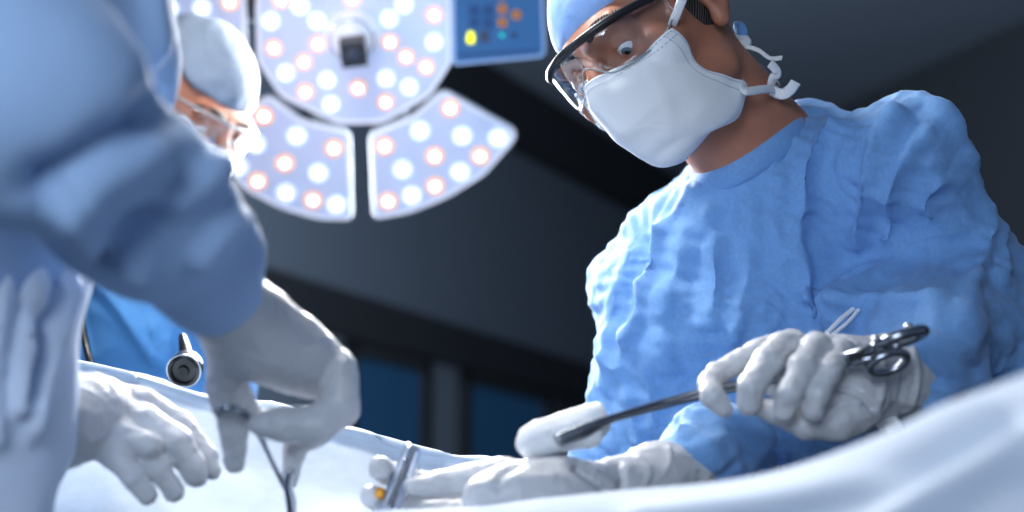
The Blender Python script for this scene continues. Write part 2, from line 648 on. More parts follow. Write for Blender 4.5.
class Shape:
    """a soft union of round cones and ellipsoids"""
    def __init__(s):
        s.items = []
    def cap(s, a, b, ra, rb, k=0.02):
        s.items.append(('c', np.asarray(a, float), np.asarray(b, float), ra, rb, k))
        return s
    def chain(s, pts, k=0.004):
        """pts: (point, radius) list"""
        for (a, ra), (b, rb) in zip(pts[:-1], pts[1:]):
            s.cap(a, b, ra, rb, k)
        return s
    def ell(s, c, r, A=None, k=0.03):
        s.items.append(('e', np.asarray(c, float), np.asarray(r, float), A, None, k))
        return s
    def __call__(s, p, grow=0.0):
        d = None
        items = s.items
        if len(p) > 800 and len(items) > 3:
            c = (p.min(0) + p.max(0)) / 2
            h = np.linalg.norm(p.max(0) - p.min(0)) / 2
            e = np.array([(s_cap(c[None], i[1], i[2], i[3], i[4]) if i[0] == 'c' else s_ell(c[None], i[1], i[2], i[3]))[0] for i in items])
            items = [i for i, v in zip(items, e) if v - h < e.min() + h + 2.5 * i[5] + .01]
        for it in items:
            x = s_cap(p, it[1], it[2], it[3], it[4]) if it[0] == 'c' else s_ell(p, it[1], it[2], it[3])
            d = x if d is None else smin(d, x, it[5])
        return d - grow
    def bounds(s, pad):
        lo, hi = [], []
        for it in s.items:
            if it[0] == 'c':
                r = max(it[3], it[4])
                lo.append(np.minimum(it[1], it[2]) - r)
                hi.append(np.maximum(it[1], it[2]) + r)
            else:
                r = it[2].max()
                lo.append(it[1] - r)
                hi.append(it[1] + r)
        return np.min(lo, 0) - pad, np.max(hi, 0) + pad

def rpx(r, d):
    return r * d / F

def J(px, py, d, r):
    """joint: pixel, depth, pixel radius -> (point, radius)"""
    return (P(px, py, d), rpx(r, d))

def fold(V, Nn, lines, facing=True):
    """raise creases along lines given where they lie on the cloth; each line is (pixel path, height in m, width in px, far width in px)"""
    x, y, dd = project(V)
    q = np.stack([x, y], 1)
    view = (CAM - V)
    view /= np.linalg.norm(view, axis=1)[:, None]
    w = np.clip((Nn * view).sum(1) * 3, 0, 1) if facing else 1.0
    out = np.zeros(len(V))
    for path, amp, w1, w2 in lines:
        path = np.asarray(path, float)
        if len(path) > 2:
            sp, _ = spline([np.asarray(p) for p in path], [1] * len(path), 4)
            path = np.array(sp)
        best = np.full(len(V), 1e9)
        sgn = np.ones(len(V))
        tt = np.zeros(len(V))
        seg = len(path) - 1
        for i in range(seg):
            a, b = path[i], path[i + 1]
            ab = b - a
            t = np.clip(((q - a) @ ab) / (ab @ ab + 1e-9), 0, 1)
            r = q - a - t[:, None] * ab
            dist = np.linalg.norm(r, axis=1)
            cr_ = ab[0] * (q[:, 1] - a[1]) - ab[1] * (q[:, 0] - a[0])
            m = dist < best
            best = np.where(m, dist, best)
            sgn = np.where(m, np.sign(cr_), sgn)
            tt = np.where(m, (i + t) / seg, tt)
        ww = np.where(sgn > 0, w1, w2)
        prof = np.exp(-(best / ww) ** 2)
        fade = np.clip(np.minimum(tt, 1 - tt) / 0.12 + 0.25, 0, 1)
        out += amp * prof * fade
    return V + Nn * (out * w)[:, None]

# ------------------------------------------------------------------ setting
CEIL = 3.3
zc = np.array([0, 0, 1.0])
def on_ceiling(px, py):
    return ray_plane(px, py, np.array([0, 0, CEIL]), zc)
A0, A1 = on_ceiling(520, 100), on_ceiling(680, 193)
wdir = (A1 - A0); wdir[2] = 0; wdir /= np.linalg.norm(wdir)
wn = np.array([-wdir[1], wdir[0], 0])
if wn @ (CAM - A0) < 0:
    wn = -wn
B0, B1 = on_ceiling(1024, 20), on_ceiling(880, 87)
rdir = (B1 - B0); rdir[2] = 0; rdir /= np.linalg.norm(rdir)
rn = np.array([-rdir[1], rdir[0], 0])
if rn @ (CAM - B0) < 0:
    rn = -rn
# corner of the two walls
t = np.linalg.solve(np.array([[wdir[0], -rdir[0]], [wdir[1], -rdir[1]]]), (B0 - A0)[:2])
corner = A0 + wdir * t[0]

def slab(name, o, u, v, n, thick, m):
    """wall slab from corner o spanned by u, v; n points into the room"""
    loop = [o, o + u, o + u + v, o + v]
    back = [q - n * thick for q in loop]
    mb = MB().prism([np.array(q) for q in loop], [np.array(q) for q in back])
    return structure(mb.build(name, m, None, smooth=False))

base0 = corner.copy(); base0[2] = 0
far_l = base0 - wdir * 8.0
far_r = base0 - rdir * 7.0
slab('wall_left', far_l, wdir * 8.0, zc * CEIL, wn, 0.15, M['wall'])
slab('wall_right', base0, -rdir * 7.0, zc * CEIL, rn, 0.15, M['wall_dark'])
fl = np.array([-5.0, -3.2, 0.0])
slab('floor', fl, np.array([11.0, 0, 0]), np.array([0, 13.5, 0]), zc, 0.1, M['floor'])
slab('ceiling', fl + zc * CEIL, np.array([11.0, 0, 0]), np.array([0, 13.5, 0]), -zc, 0.1, M['ceiling'])
# cornice along the left wall
c0 = far_l + zc * (CEIL - 0.13) + wn * 0.06
structure(MB().box(c0 + wdir * 4.0, wdir * 4.0, wn * 0.06, zc * 0.13).build('trim_1', M['trim'], None, False))
# dark header and posts round the windows of the left wall
def on_wall(px, py):
    return ray_plane(px, py, A0, wn)
h0, h1 = on_wall(350, 335), on_wall(580, 392)
hz = 0.5 * (h0[2] + h1[2])
hl = far_l + wdir * 1.0
def wall_box(name, s0, s1, z0, z1, depth, m):
    o = far_l + wdir * (s0 + s1) / 2 + zc * (z0 + z1) / 2 + wn * depth / 2
    return MB().box(o, wdir * (s1 - s0) / 2, wn * depth / 2, zc * (z1 - z0) / 2)
def s_at(px, py):
    return (on_wall(px, py) - far_l) @ wdir
wtop = on_wall(395, 352)[2]
structure(wall_box('trim_2', 1.0, 7.6, wtop, wtop + 0.16, 0.05, None).build('trim_2', M['trim'], None, False))
splits = [(s_at(340, 400), s_at(424, 400)), (s_at(457, 400), s_at(545, 420)), (s_at(556, 420), s_at(600, 430))]
for i, (a, b) in enumerate(splits):
    zt, zb = wtop - 0.01, 0.9
    fw = 0.05
    mb = MB()
    for (p0, p1, q0, q1) in ((a, a + fw, zb, zt), (b - fw, b, zb, zt), (a, b, zt - fw, zt), (a, b, zb, zb + fw)):
        o = far_l + wdir * (p0 + p1) / 2 + zc * (q0 + q1) / 2 + wn * 0.02
        mb.box(o, wdir * (p1 - p0) / 2, wn * 0.02, zc * (q1 - q0) / 2)
    fr = structure(mb.build('window_%d' % (i + 1), M['trim'], None, False))
    o = far_l + wdir * (a + b) / 2 + zc * (zt + zb) / 2 + wn * 0.008
    MB().box(o, wdir * ((b - a) / 2 - fw * 0.8), wn * 0.006, zc * ((zt - zb) / 2 - fw * 0.8)).build('pane', M['pane'], fr, False)

# ------------------------------------------------------------------ operating lamp
LC = P(356, 20, 2.4)
to_cam = CAM - LC
to_cam /= np.linalg.norm(to_cam)
ln = to_cam - cu * 0.33
ln /= np.linalg.norm(ln)
lx = cr - ln * (cr @ ln); lx /= np.linalg.norm(lx)
ly = np.cross(ln, lx)
def lamp_xy(px, py, off=0.0):
    q = ray_plane(px, py, LC + ln * off, ln) - LC
    return np.array([q @ lx, q @ ly])
def lamp_pt(xy, off):
    return LC + lx * xy[0] + ly * xy[1] + ln * off

lamp = empty('surgical_lamp', LC - ln * 0.10)
tag(lamp, 'large round operating lamp with petal panels of lit white LEDs on the dark ceiling', 'lamp')
PX = 2.4 / F
def lamp_panel(outline, rpix, leds):
    xy = corner_round([lamp_xy(*p) for p in outline], rpix * PX, 6)
    in1 = inset(xy, 3.2 * PX)
    in2 = inset(xy, 4.6 * PX)
    body = MB()
    n = len(xy)
    loops = [[lamp_pt(q, -0.018) for q in inset(xy, 3 * PX)], [lamp_pt(q, -0.012) for q in xy], [lamp_pt(q, 0.0) for q in xy]]
    Vv = sum(loops, [])
    Fc = []
    for l in range(2):
        for i in range(n):
            Fc.append((l * n + i, l * n + (i + 1) % n, (l + 1) * n + (i + 1) % n, (l + 1) * n + i))
    Fc.append(tuple(range(n))[::-1])
    Fc.append(tuple(range(2 * n, 3 * n)))
    body.add(Vv, Fc)
    pb = body.build('light_panel', M['lamp_body'], lamp, False)
    rim = MB()
    loops = [[lamp_pt(q, 0.0) for q in xy], [lamp_pt(q, 0.006) for q in inset(xy, 0.8 * PX)],
             [lamp_pt(q, 0.006) for q in in1], [lamp_pt(q, 0.001) for q in in2]]
    Fc = []
    for l in range(3):
        for i in range(n):
            Fc.append((l * n + i, l * n + (i + 1) % n, (l + 1) * n + (i + 1) % n, (l + 1) * n + i))
    rim.add(sum(loops, []), Fc)
    r = rim.build('rim', M['lamp_rim'], pb, False)
    r['label'] = 'bright pale rim'
    cv = MB()
    cv.prism([lamp_pt(q, 0.001) for q in in1], [lamp_pt(q, 0.0035) for q in in2])
    c = cv.build('cover', M['lamp_cover'], pb, False)
    c['label'] = 'translucent pale blue cover'
    for (px, py, warm, rr) in leds:
        q = lamp_xy(px, py)
        o = lamp_pt(q, 0.004)
        A = np.stack([lx, ly, ln], 1)
        hb = MB()  # glowing ring laid round each LED to paint its halo
        rings = []
        for (r_, h_) in ((9.6 * rr, 0.0), (9.1 * rr, 0.004), (5.0 * rr, 0.003)):
            rings.append([o + lx * math.cos(a) * r_ * PX + ly * math.sin(a) * r_ * PX + ln * h_ for a in np.linspace(0, 2 * math.pi, 20, endpoint=False)])
        hb.prism(rings[0], rings[1], True, False)
        hb.prism(rings[1], rings[2], False, True)
        h = hb.build('led_halo', M['halo_warm'] if warm else M['halo_cool'], pb, True)
        lb = MB().ball(o + ln * 0.003, (4.2 * rr * PX, 4.2 * rr * PX, 3.0 * PX), 14, 8, A)
        l = lb.build('led', M['led_warm'] if warm else M['led_cool'], pb, True)
        l['label'] = 'warm white LED' if warm else 'cool white LED'
    return pb

W_, C_ = True, False
center_leds = [(281, -1, W_), (300, 5, C_), (404, 4, C_), (271, 20, C_), (317, 20, C_), (389, 18, C_), (434, 14, W_), (274, 47, W_),
    (318, 43, W_), (434, 41, C_), (390, 41, W_), (406, 56, W_), (304, 61, W_), (286, 72, C_), (426, 66, W_), (305.5, 91, W_),
    (327, 79, C_), (358, 87, W_), (386, 77.5, C_), (409, 86, C_), (331, 103, C_), (385.6, 101, W_),
    (352, -2, W_), (330, -14, C_), (376, -14, C_), (300, -30, W_), (410, -30, W_), (330, -46, W_), (356, -58, C_), (384, -44, W_), (284, -22, C_), (428, -22, C_)]
lamp_panel([(255, 0), (257, 62), (281, 97), (339, 124), (383, 123), (431, 95), (452, 62), (452, -20), (428, -62), (384, -86), (330, -86), (280, -58)], 7,
           [(a, b, c, 0.92) for a, b, c in center_leds])
left_leds = [(170, 7, C_), (202, 7, C_), (230, 1, W_), (168, 31, W_), (196, 40, W_), (226, 37, C_), (236, 74, W_), (205, 72, C_), (178, 62, W_), (150, 20, W_), (150, 48, C_), (222, -22, C_), (190, -24, W_), (160, -18, C_)]
lamp_panel([(246, -48), (247, 66), (238, 90), (206, 108), (172, 92), (146, 40), (146, -20), (160, -60)], 9, [(a, b, c, 0.95) for a, b, c in left_leds])
bl_leds = [(264, 115, W_), (256, 143, C_), (297, 135, C_), (285, 162, W_), (334, 147, W_), (318.5, 172, C_), (258, 180, W_), (286, 192, C_), (313, 199, W_), (336.5, 203.6, C_), (238.5, 166, C_), (232, 142, C_)]
lamp_panel([(268, 94), (304, 121), (351, 131), (353, 220), (318, 219), (280, 208), (246, 190), (216, 162), (222, 134)], 10, [(a, b, c, 1.05) for a, b, c in bl_leds])
br_leds = [(450, 107, W_), (420, 130, C_), (462, 135, C_), (498, 137, C_), (384.6, 145, W_), (434.5, 155, W_), (480, 155, W_), (402.6, 168.5, C_), (460, 171, C_), (435, 185, W_), (411.6, 194.6, C_), (388, 200, W_)]
lamp_panel([(369, 134), (412, 117), (443, 89), (517, 130), (515, 140), (484, 175), (446, 198), (408, 213), (373, 219)], 10, [(a, b, c, 1.05) for a, b, c in br_leds])
# central handle with camera
hx = lamp_xy(352, 34)
hb = MB()
def ring(xy, r, h, n=28):
    return [lamp_pt(xy, h) + lx * math.cos(a) * r + ly * math.sin(a) * r for a in np.linspace(0, 2 * math.pi, n, endpoint=False)]
prof = [(27, 0.0), (26, 0.02), (22, 0.03), (20, 0.03), (18, 0.05)]
for a, b in zip(prof[:-1], prof[1:]):
    hb.prism(ring(hx, a[0] * PX, a[1]), ring(hx, b[0] * PX, b[1]), a is prof[0], b is prof[-1])
MB().tube(ring(hx, 21.5 * PX, .034, 24), .0035, 10, None, 2, 1.0, True).build('handle_ring', M['chrome'], lamp)
handle = hb.build('handle', M['lamp_rim'], lamp, True)  # self-glowing material stands in for LED light on the handle
q = lamp_pt(lamp_xy(353.5, 52.5, 0.075), 0.065)
rx_ = lx * math.cos(0.09) + ly * math.sin(0.09)
ry_ = np.cross(ln, rx_)
cb = MB().box(q, rx_ * 12.6 * PX, ry_ * 12.6 * PX, ln * 0.022)
cmr = cb.build('camera_housing', M['black'], handle, False)
cmr['label'] = 'dark square camera'
MB().prism([q + ln * 0.022 + (rx_ * math.cos(a) + ry_ * math.sin(a)) * 6 * PX for a in np.linspace(0, 6.283, 20, endpoint=False)],
           [q + ln * 0.027 + (rx_ * math.cos(a) + ry_ * math.sin(a)) * 5 * PX for a in np.linspace(0, 6.283, 20, endpoint=False)]).build('camera_lens', M['btn_grey'], handle)
# suspension arm to the ceiling
top = LC - ln * 0.35
arm = MB().tube([LC - ln * 0.03, LC - ln * 0.2, LC - ln * 0.38 + zc * 0.12, np.array([LC[0] - 0.1, LC[1] + 0.55, CEIL])], [0.035, 0.035, 0.03, 0.03], 14)
arm.build('suspension_arm', M['lamp_body'], lamp)
yk = MB()
for (a, b) in ((200, 20), (290, 165), (440, 165)):
    yk.tube([LC - ln * 0.05, lamp_pt(lamp_xy(a, b), -0.05)], 0.018, 10)
yk.build('yoke', M['trim'], lamp)
# control panel
cp_n = to_cam - cu * 0.10
cp_n /= np.linalg.norm(cp_n)
CPo = P(498, 20, 2.33)
PC = 2.33 / F
cx = cr * math.cos(0.055) + cu * math.sin(0.055)
cx = cx - cp_n * (cx @ cp_n); cx /= np.linalg.norm(cx)
cy = np.cross(cp_n, cx)
def cpt(px, py, off):
    q = ray_plane(px, py, CPo + cp_n * off, cp_n)
    return q
outl = [np.array([(ray_plane(*p, CPo, cp_n) - CPo) @ cx, (ray_plane(*p, CPo, cp_n) - CPo) @ cy]) for p in ((450, -64), (541, -64), (546, 57), (452, 66))]
xy = corner_round(outl, 8 * PC, 6)
w = lambda q, off: CPo + cx * q[0] + cy * q[1] + cp_n * off
cpb = MB().prism([w(q, -0.035) for q in xy], [w(q, 0.0) for q in xy]).build('control_panel', M['panel_edge'], lamp, False)
cpb['label'] = 'blue control panel with lit buttons'
i2 = inset(xy, 3.6 * PC)
MB().prism([w(q, 0.0) for q in i2], [w(q, 0.0025) for q in i2]).build('panel_face', M['panel_blue'], cpb, False)
def button(name, px, py, hw, hh, m, round_=1.5, off=0.0025, h=0.004):
    o = np.array([(cpt(px, py, 0) - CPo) @ cx, (cpt(px, py, 0) - CPo) @ cy])
    loop = corner_round([o + np.array([sx * hw * PC, sy * hh * PC]) for sx, sy in ((-1, -1), (1, -1), (1, 1), (-1, 1))], round_ * PC, 4)
    return MB().prism([w(q, off) for q in loop], [w(q, off + h) for q in loop]).build(name, m, cpb, False)
for bx, by in ((473.5, 9.6), (487.8, 9.6), (473.5, 22.5), (487.8, 22.5), (473.5, -8), (487.8, -8)):
    button('button', bx, by, 5.0, 5.0, M['btn_blue'])
for bx, by in ((502, 8.6), (516, 14.6), (502, 22.3), (502, -6)):
    button('button', bx, by, 4.2, 4.2, M['btn_orange'])['label'] = 'lit orange button'
    button('button_symbol', bx, by, 1.2, 1.5, M['print'], 0.5, 0.0065, 0.001)
button('button', 470.3, 39.4, 4.0, 3.8, M['btn_yellow'], 3)['label'] = 'lit yellow button'
button('button', 470.6, 34.6, 3.4, 3.2, M['btn_yellow'], 2.6)['label'] = 'lit yellow button'
button('button', 484, 36.5, 4.2, 5.6, M['btn_grey'])['label'] = 'dark grey button'
button('indicator_light', 501.8, 34.8, 2.0, 2.0, M['btn_teal'], 2)
button('dial', 513.8, 34.4, 2.7, 2.7, M['black'], 2.5)
for k in range(14):
    button('printed_mark', 461 + k * 5.6, 54.6 - k * 0.30, 2.2, 1.5, M['print'], 0.3, 0.0025, 0.0006)
MB().tube([w(np.array([-0.02, 0.05]), -0.03), lamp_pt(lamp_xy(430, -30), -0.05)], 0.02, 10).build('panel_bracket', M['lamp_body'], lamp)

# ------------------------------------------------------------------ heads
def orient(fwd, up):
    f_ = fwd / np.linalg.norm(fwd)
    r_ = np.cross(f_, up)
    r_ /= np.linalg.norm(r_)
    u_ = np.cross(r_, f_)
    return np.stack([r_, f_, u_], 1)          # columns: person's right, forward, up

def head_local(q):
    """distance to a head; q in head axes (right, forward, up), origin between the ears"""
    v = lambda *a: np.array(a, float)
    if len(q) > 800:
        c = (q.min(0) + q.max(0)) / 2
        h = np.linalg.norm(q.max(0) - q.min(0)) / 2
        if np.linalg.norm(c) - h > .20:
            return np.linalg.norm(q, axis=1) - .13
    d = s_ell(q, v(0, -.012, .045), v(.076, .097, .088))
    d = smin(d, s_ell(q, v(0, .032, -.024), v(.058, .058, .072)), .03)
    for s in (-1, 1):
        d = smin(d, s_cap(q, v(s * .047, .0, -.048), v(s * .016, .064, -.078), .021, .017), .02)
        d = smin(d, s_ell(q, v(s * .046, .058, -.008), v(.022, .026, .022)), .018)
    d = smin(d, s_cap(q, v(-.038, .084, .036), v(.038, .084, .036), .013, .013), .015)
    for s in (-1, 1):
        d = smax(d, -s_ell(q, v(s * .031, .104, .014), v(.019, .018, .014)), .012)
        e = s_ell(q, v(s * .032, .0775, .015), v(.0150, .0142, .0142))
        slit = s_ell(q, v(s * .032, .0915, .0105), v(.0120, .012, .0034))
        d = smin(d, np.maximum(e, -slit), .003)
        d = np.maximum(d, -s_ell(q, v(s * .032, .092, .0105), v(.0110, .010, .0032)))
        # ears
        er = s_ell(q, v(s * .079, -.016, .014), v(.009, .018, .029))
        er = smin(er, s_ell(q, v(s * .077, -.008, -.014), v(.008, .009, .010)), .008)
        er = smax(er, -s_ell(q, v(s * .087, -.012, .014), v(.008, .010, .017)), .006)
        d = smin(d, er, .006)
    d = smin(d, s_cap(q, v(0, .093, .026), v(0, .117, -.018), .008, .0115), .010)
    for s in (-1, 1):
        d = smin(d, s_ell(q, v(s * .012, .108, -.020), v(.009, .010, .008)), .006)
    d = smin(d, s_cap(q, v(-.018, .090, -.056), v(.018, .090, -.056), .007, .007), .008)
    d = smin(d, s_ell(q, v(0, .074, -.082), v(.019, .017, .015)), .015)
    return d

def cap_local(q, off=0.008, tilt=0.0, z=.047):
    v = lambda *a: np.array(a, float)
    d = s_ell(q, v(0, -.014, .046), v(.076 + off, .098 + off, .088 + off))
    # lower edge: forehead line falling to behind the ears
    n = np.array([0, -0.30 - tilt, -1.0])
    n = n / np.linalg.norm(n)
    pl = (q - v(0, .085, z)) @ n
    d2 = smax(d, pl, .006)
    # rolled band
    return d2

def band_local(q, off=0.008, tilt=0.0):
    return None

def build_head_parts(person, H, R, cap_mat, mask_rows=None, bar=0.0042, bar_mat=None, cap_off=0.008, hair=True, cap_tilt=0.0, lens_drop=1.0, glasses_fwd=0.0, cap_z=.047, cap_crease=.006):
    tw = lambda x, y, z: H + R @ np.array([x, y, z], float)
    # eyes
    for s in (-1, 1):
        c = tw(s * .032, .0782, .0125)
        g = (R @ np.array([0.0, 0.80, -0.62]))
        g /= np.linalg.norm(g)
        a = np.cross(g, R[:, 0]); a /= np.linalg.norm(a)
        A = np.stack([np.cross(a, g), a, g], 1)
        mb = MB().ball(c, .0119, 22, 16, A)
        e = mb.build('eye', M['eye'], person)
        co = np.array([vv.co for vv in e.data.vertices]) + np.array(e.matrix_basis.translation) + np.array(person.location)
        ang = np.arccos(np.clip(((co - c) @ g) / .0119, -1, 1))
        at = e.data.attributes.new('iris', 'FLOAT', 'POINT')
        at.data.foreach_set('value', (ang / 1.1).astype(np.float32))
        b = MB().tube([tw(s * .012, .097, .0365), tw(s * .028, .0985, .042), tw(s * .046, .087, .040), tw(s * .056, .073, .034)], [.003, .0045, .004, .002], 8, None, 5)
        b.build('eyebrow', M['hair'], person)
    # cap
    fn = lambda p: cap_local((p - H) @ R, cap_off, cap_tilt, cap_z)
    V, Q = sdf_mesh(fn, H - .17, H + .19, .0035)
    V = smooth_mesh(V, Q, 1)
    Nn = normals(V, Q)
    V = V + Nn * (crumple((V - H) @ R, 5, 24, 1.0)[:, None] * cap_crease + crinkle(V, 60, 6)[:, None] * .0008)
    cp = obj('surgical_cap', V, Q, cap_mat, person)
    if hair:
        fn2 = lambda p: smax(cap_local((p - H) @ R, -.0035 + 0.0045, 0) if False else np.maximum(
            s_ell((p - H) @ R, np.array([0, -.016, .040]), np.array([.0785, .0965, .088])),
            ((p - H) @ R - np.array([0, .02, .012])) @ (np.array([0, .93, -.37]))), -1.0 * np.ones(len(p)), .001)
        V, Q = sdf_mesh(fn2, H - .16, H + .16, .004)
        obj('hair', V, Q, M['hair'], person)
    # safety glasses: one wrap-around shield under a browline bar
    gl = None
    A_ = 1.25
    def arc(u, z, push=0.0):
        x = .074 * math.sin(u * A_) / math.sin(A_)
        y = .046 + (.074 + push) * (math.cos(u * A_) - math.cos(A_)) / (1 - math.cos(A_))
        return tw(x, y + glasses_fwd, z)
    us = np.linspace(-1, 1, 41)
    zt = lambda u: .031 + .006 * (1 - u * u)
    def zb(u):
        a = abs(u)
        h = .043 - .022 * math.exp(-(a / .16) ** 2) - .022 * max(0, (a - .62) / .38) ** 1.5
        return zt(u) - h * lens_drop
    mb = MB()
    V, Fc = [], []
    nr = 8
    for u in us:
        for k in range(nr + 1):
            z = zt(u) + (zb(u) - zt(u)) * k / nr
            V.append(arc(u, z, .004 - .010 * (k / nr) ** 2))
    n = nr + 1
    for i in range(len(us) - 1):
        for k in range(nr):
            Fc.append((i * n + k, i * n + k + 1, (i + 1) * n + k + 1, (i + 1) * n + k))
    mb.add(V, Fc)
    fr = MB().tube([arc(u, zt(u) + .001, .005) for u in np.linspace(-1, 1, 25)], bar, 10, None, 2)
    # temples
    frame = fr.build('safety_glasses', bar_mat, person)
    for s in (-1, 1):
        MB().tube([arc(s, zt(1.0), .004), tw(s * .080, .02, .030), tw(s * .083, -.02, .022), tw(s * .078, -.045, .0)], [bar * .9, bar * .8, bar * .7, bar * .5], 8, None, 5).build('temple', bar_mat, frame)
    ln_ = mb.build('lens', M['lens'], frame)
    ln_['label'] = 'clear wrap-around lens'
    so = ln_.modifiers.new('thick', 'SOLIDIFY')
    so.thickness = .0012
    rp = [arc(u, zb(u), -.006) for u in us]
    MB().tube(rp, .0009, 6, None, 2).build('lens_edge', M['rim_clear'], frame)
    return frame

def grid_patch(rows, su=8, sv=8):
    """smooth patch through a grid of control points"""
    rows = [[np.asarray(p, float) for p in r] for r in rows]
    fine = [spline(r, [1] * len(r), su)[0] for r in rows]
    cols = list(zip(*fine))
    out = [spline(list(c), [1] * len(c), sv)[0] for c in cols]
    nu, nv = len(out), len(out[0])
    V = [p for c in out for p in c]
    Fc = [(i * nv + j, i * nv + j + 1, (i + 1) * nv + j + 1, (i + 1) * nv + j) for i in range(nu - 1) for j in range(nv - 1)]
    return V, Fc, out

MASK = [
    [(0, .120, .004), (-.018, .109, .001), (-.043, .089, -.006), (-.061, .060, -.004)],
    [(0, .132, -.022), (-.027, .117, -.024), (-.050, .088, -.022), (-.064, .053, -.018)],
    [(0, .128, -.048), (-.031, .111, -.050), (-.053, .078, -.050), (-.062, .044, -.046)],
    [(0, .110, -.073), (-.030, .096, -.077), (-.052, .060, -.078), (-.062, .020, -.064)],
    [(0, .084, -.093), (-.027, .073, -.096), (-.048, .038, -.098), (-.062, .000, -.076)],
    [(0, .055, -.096), (-.022, .047, -.098), (-.042, .018, -.102), (-.059, -.006, -.082)],
]
def build_mask(person, H, R):
    full = []
    for r in MASK:
        left = [np.array(p, float) for p in r]
        rightp = [np.array([-p[0] * .78, p[1], p[2]]) for p in left[1:]]
        full.append(left[::-1] + rightp)
    rows = [[H + R @ p for p in r] for r in full]
    V, Fc, cols = grid_patch(rows, 10, 10)
    V = np.array(V)
    Fq = np.array(Fc)
    Nn = normals(V, Fq)
    fw = R[:, 1]
    if (Nn @ fw).sum() < 0:
        Nn = -Nn
        Fq = Fq[:, ::-1]
    # soft pleats across the mask
    lv = (V - H) @ R
    V = V + Nn * (0.0012 * np.sin((lv[:, 2]) * 210)[:, None] * (np.clip(1 - np.abs(lv[:, 0]) / .06, 0, 1)[:, None]) + crinkle(V, 26, 3)[:, None] * .0018)
    for _ in range(6):                       # keep the cloth clear of the face
        lv = (V - H) @ R
        d0 = head_local(lv)
        g = np.stack([(head_local(lv + e) - head_local(lv - e)) / .002 for e in np.eye(3) * .001], 1)
        V = V + (g * np.clip(.0045 - d0, 0, .006)[:, None]) @ R.T
    V = smooth_mesh(V, Fq, 3)
    mk = obj('face_mask', V, Fq, M['mask'], person)
    so = mk.modifiers.new('thick', 'SOLIDIFY')
    so.thickness = .0022
    so.offset = -1
    # stitched edges: two seam lines of fine stitches along the top and the sides
    def stitches(path_fn, n, name):
        mb = MB()
        for k in range(n):
            a, b = path_fn((k + 0.15) / n), path_fn((k + 0.70) / n)
            mb.tube([a, b], .00055, 5)
        mb.build(name, M['stitch'], mk)
    nu, nv = len(cols), len(cols[0])
    Vg = V.reshape(nu, nv, 3)
    Ng = Nn.reshape(nu, nv, 3)
    def at(u, v):
        x, y = u * (nu - 1), v * (nv - 1)
        i, j = min(int(x), nu - 2), min(int(y), nv - 2)
        a, b = x - i, y - j
        f_ = lambda G: (G[i, j] * (1 - a) * (1 - b) + G[i + 1, j] * a * (1 - b) + G[i, j + 1] * (1 - a) * b + G[i + 1, j + 1] * a * b)
        return f_(Vg) + f_(Ng) * .0006
    for v0 in (.035, .085):
        stitches(lambda t, v0=v0: at(0.03 + t * 0.94, v0), 70, 'seam')
    for u0 in (.025, .06, .94, .975):
        stitches(lambda t, u0=u0: at(u0, 0.04 + t * 0.92), 60, 'seam')
    return mk

# ------------------------------------------------------------------ gloves
def glove(person, fingers, palm, name='glove', res=.0017, kf=.0035, kp=.012, noise=.0007, m=None, creases=()):
    sh_f = []
    for ch in fingers:
        s = Shape()
        s.chain(ch, .003)
        sh_f.append(s)
    pm = Shape()
    for it in palm:
        if it[0] == 'chain':
            pm.chain(it[1], .02)
        else:
            pm.ell(it[1], it[2], it[3] if len(it) > 3 else None, .02)
    def fn(p):
        d = pm(p)
        for s in sh_f:
            d = smin(d, s(p), kf)
        return d
    lo, hi = pm.bounds(.01)
    for s in sh_f:
        a, b = s.bounds(.01)
        lo, hi = np.minimum(lo, a), np.maximum(hi, b)
    V, Q = sdf_mesh(fn, lo, hi, res)
    V = smooth_mesh(V, Q, 2)
    Nn = normals(V, Q)
    V = V + Nn * (crinkle(V, 70, 21)[:, None] * noise * 1.6 + crinkle(V, 150, 22)[:, None] * noise * .8)
    if creases:
        Nn = normals(V, Q)
        V = fold(V, Nn, creases)
    return obj(name, V, Q, m or M['glove'], person), V, Q

def eaxes(px0, py0, d0, px1, py1, d1):
    """axes with x along the line between two points"""
    x = P(px1, py1, d1) - P(px0, py0, d0)
    x /= np.linalg.norm(x)
    z = -cf - x * (-cf @ x)
    z /= np.linalg.norm(z)
    y = np.cross(z, x)
    return np.stack([x, y, z], 1)

# ================================================================== surgeon on the right
R_S = np.stack([D(-.7098, -.4937, -.5025), D(-.4677, -.2032, .8602), D(-.5268, .8456, -.0867)], 1)
R_S[:, 1] = np.cross(R_S[:, 2], R_S[:, 0]); R_S[:, 1] /= np.linalg.norm(R_S[:, 1])
R_S[:, 2] = np.cross(R_S[:, 0], R_S[:, 1])
H_S = CAM + cr * .1327 + cu * .1908 + cf * 1.4201
th = math.radians(13)
e_old = H_S + R_S @ np.array([-.032, .090, .0145])
f_new = R_S[:, 1] * math.cos(th) + R_S[:, 0] * math.sin(th)
r_new = R_S[:, 0] * math.cos(th) - R_S[:, 1] * math.sin(th)
R_S = np.stack([r_new, f_new, R_S[:, 2]], 1)
rl = math.radians(4)                              # a little roll about the view axis
R_S = np.array(Matrix.Rotation(rl, 3, Vector(-cf))) @ R_S
H_S = e_old - R_S @ np.array([-.032, .090, .0145]) - cr * .005 - cu * .004
hl_S = lambda x, y, z: H_S + R_S @ np.array([x, y, z], float)

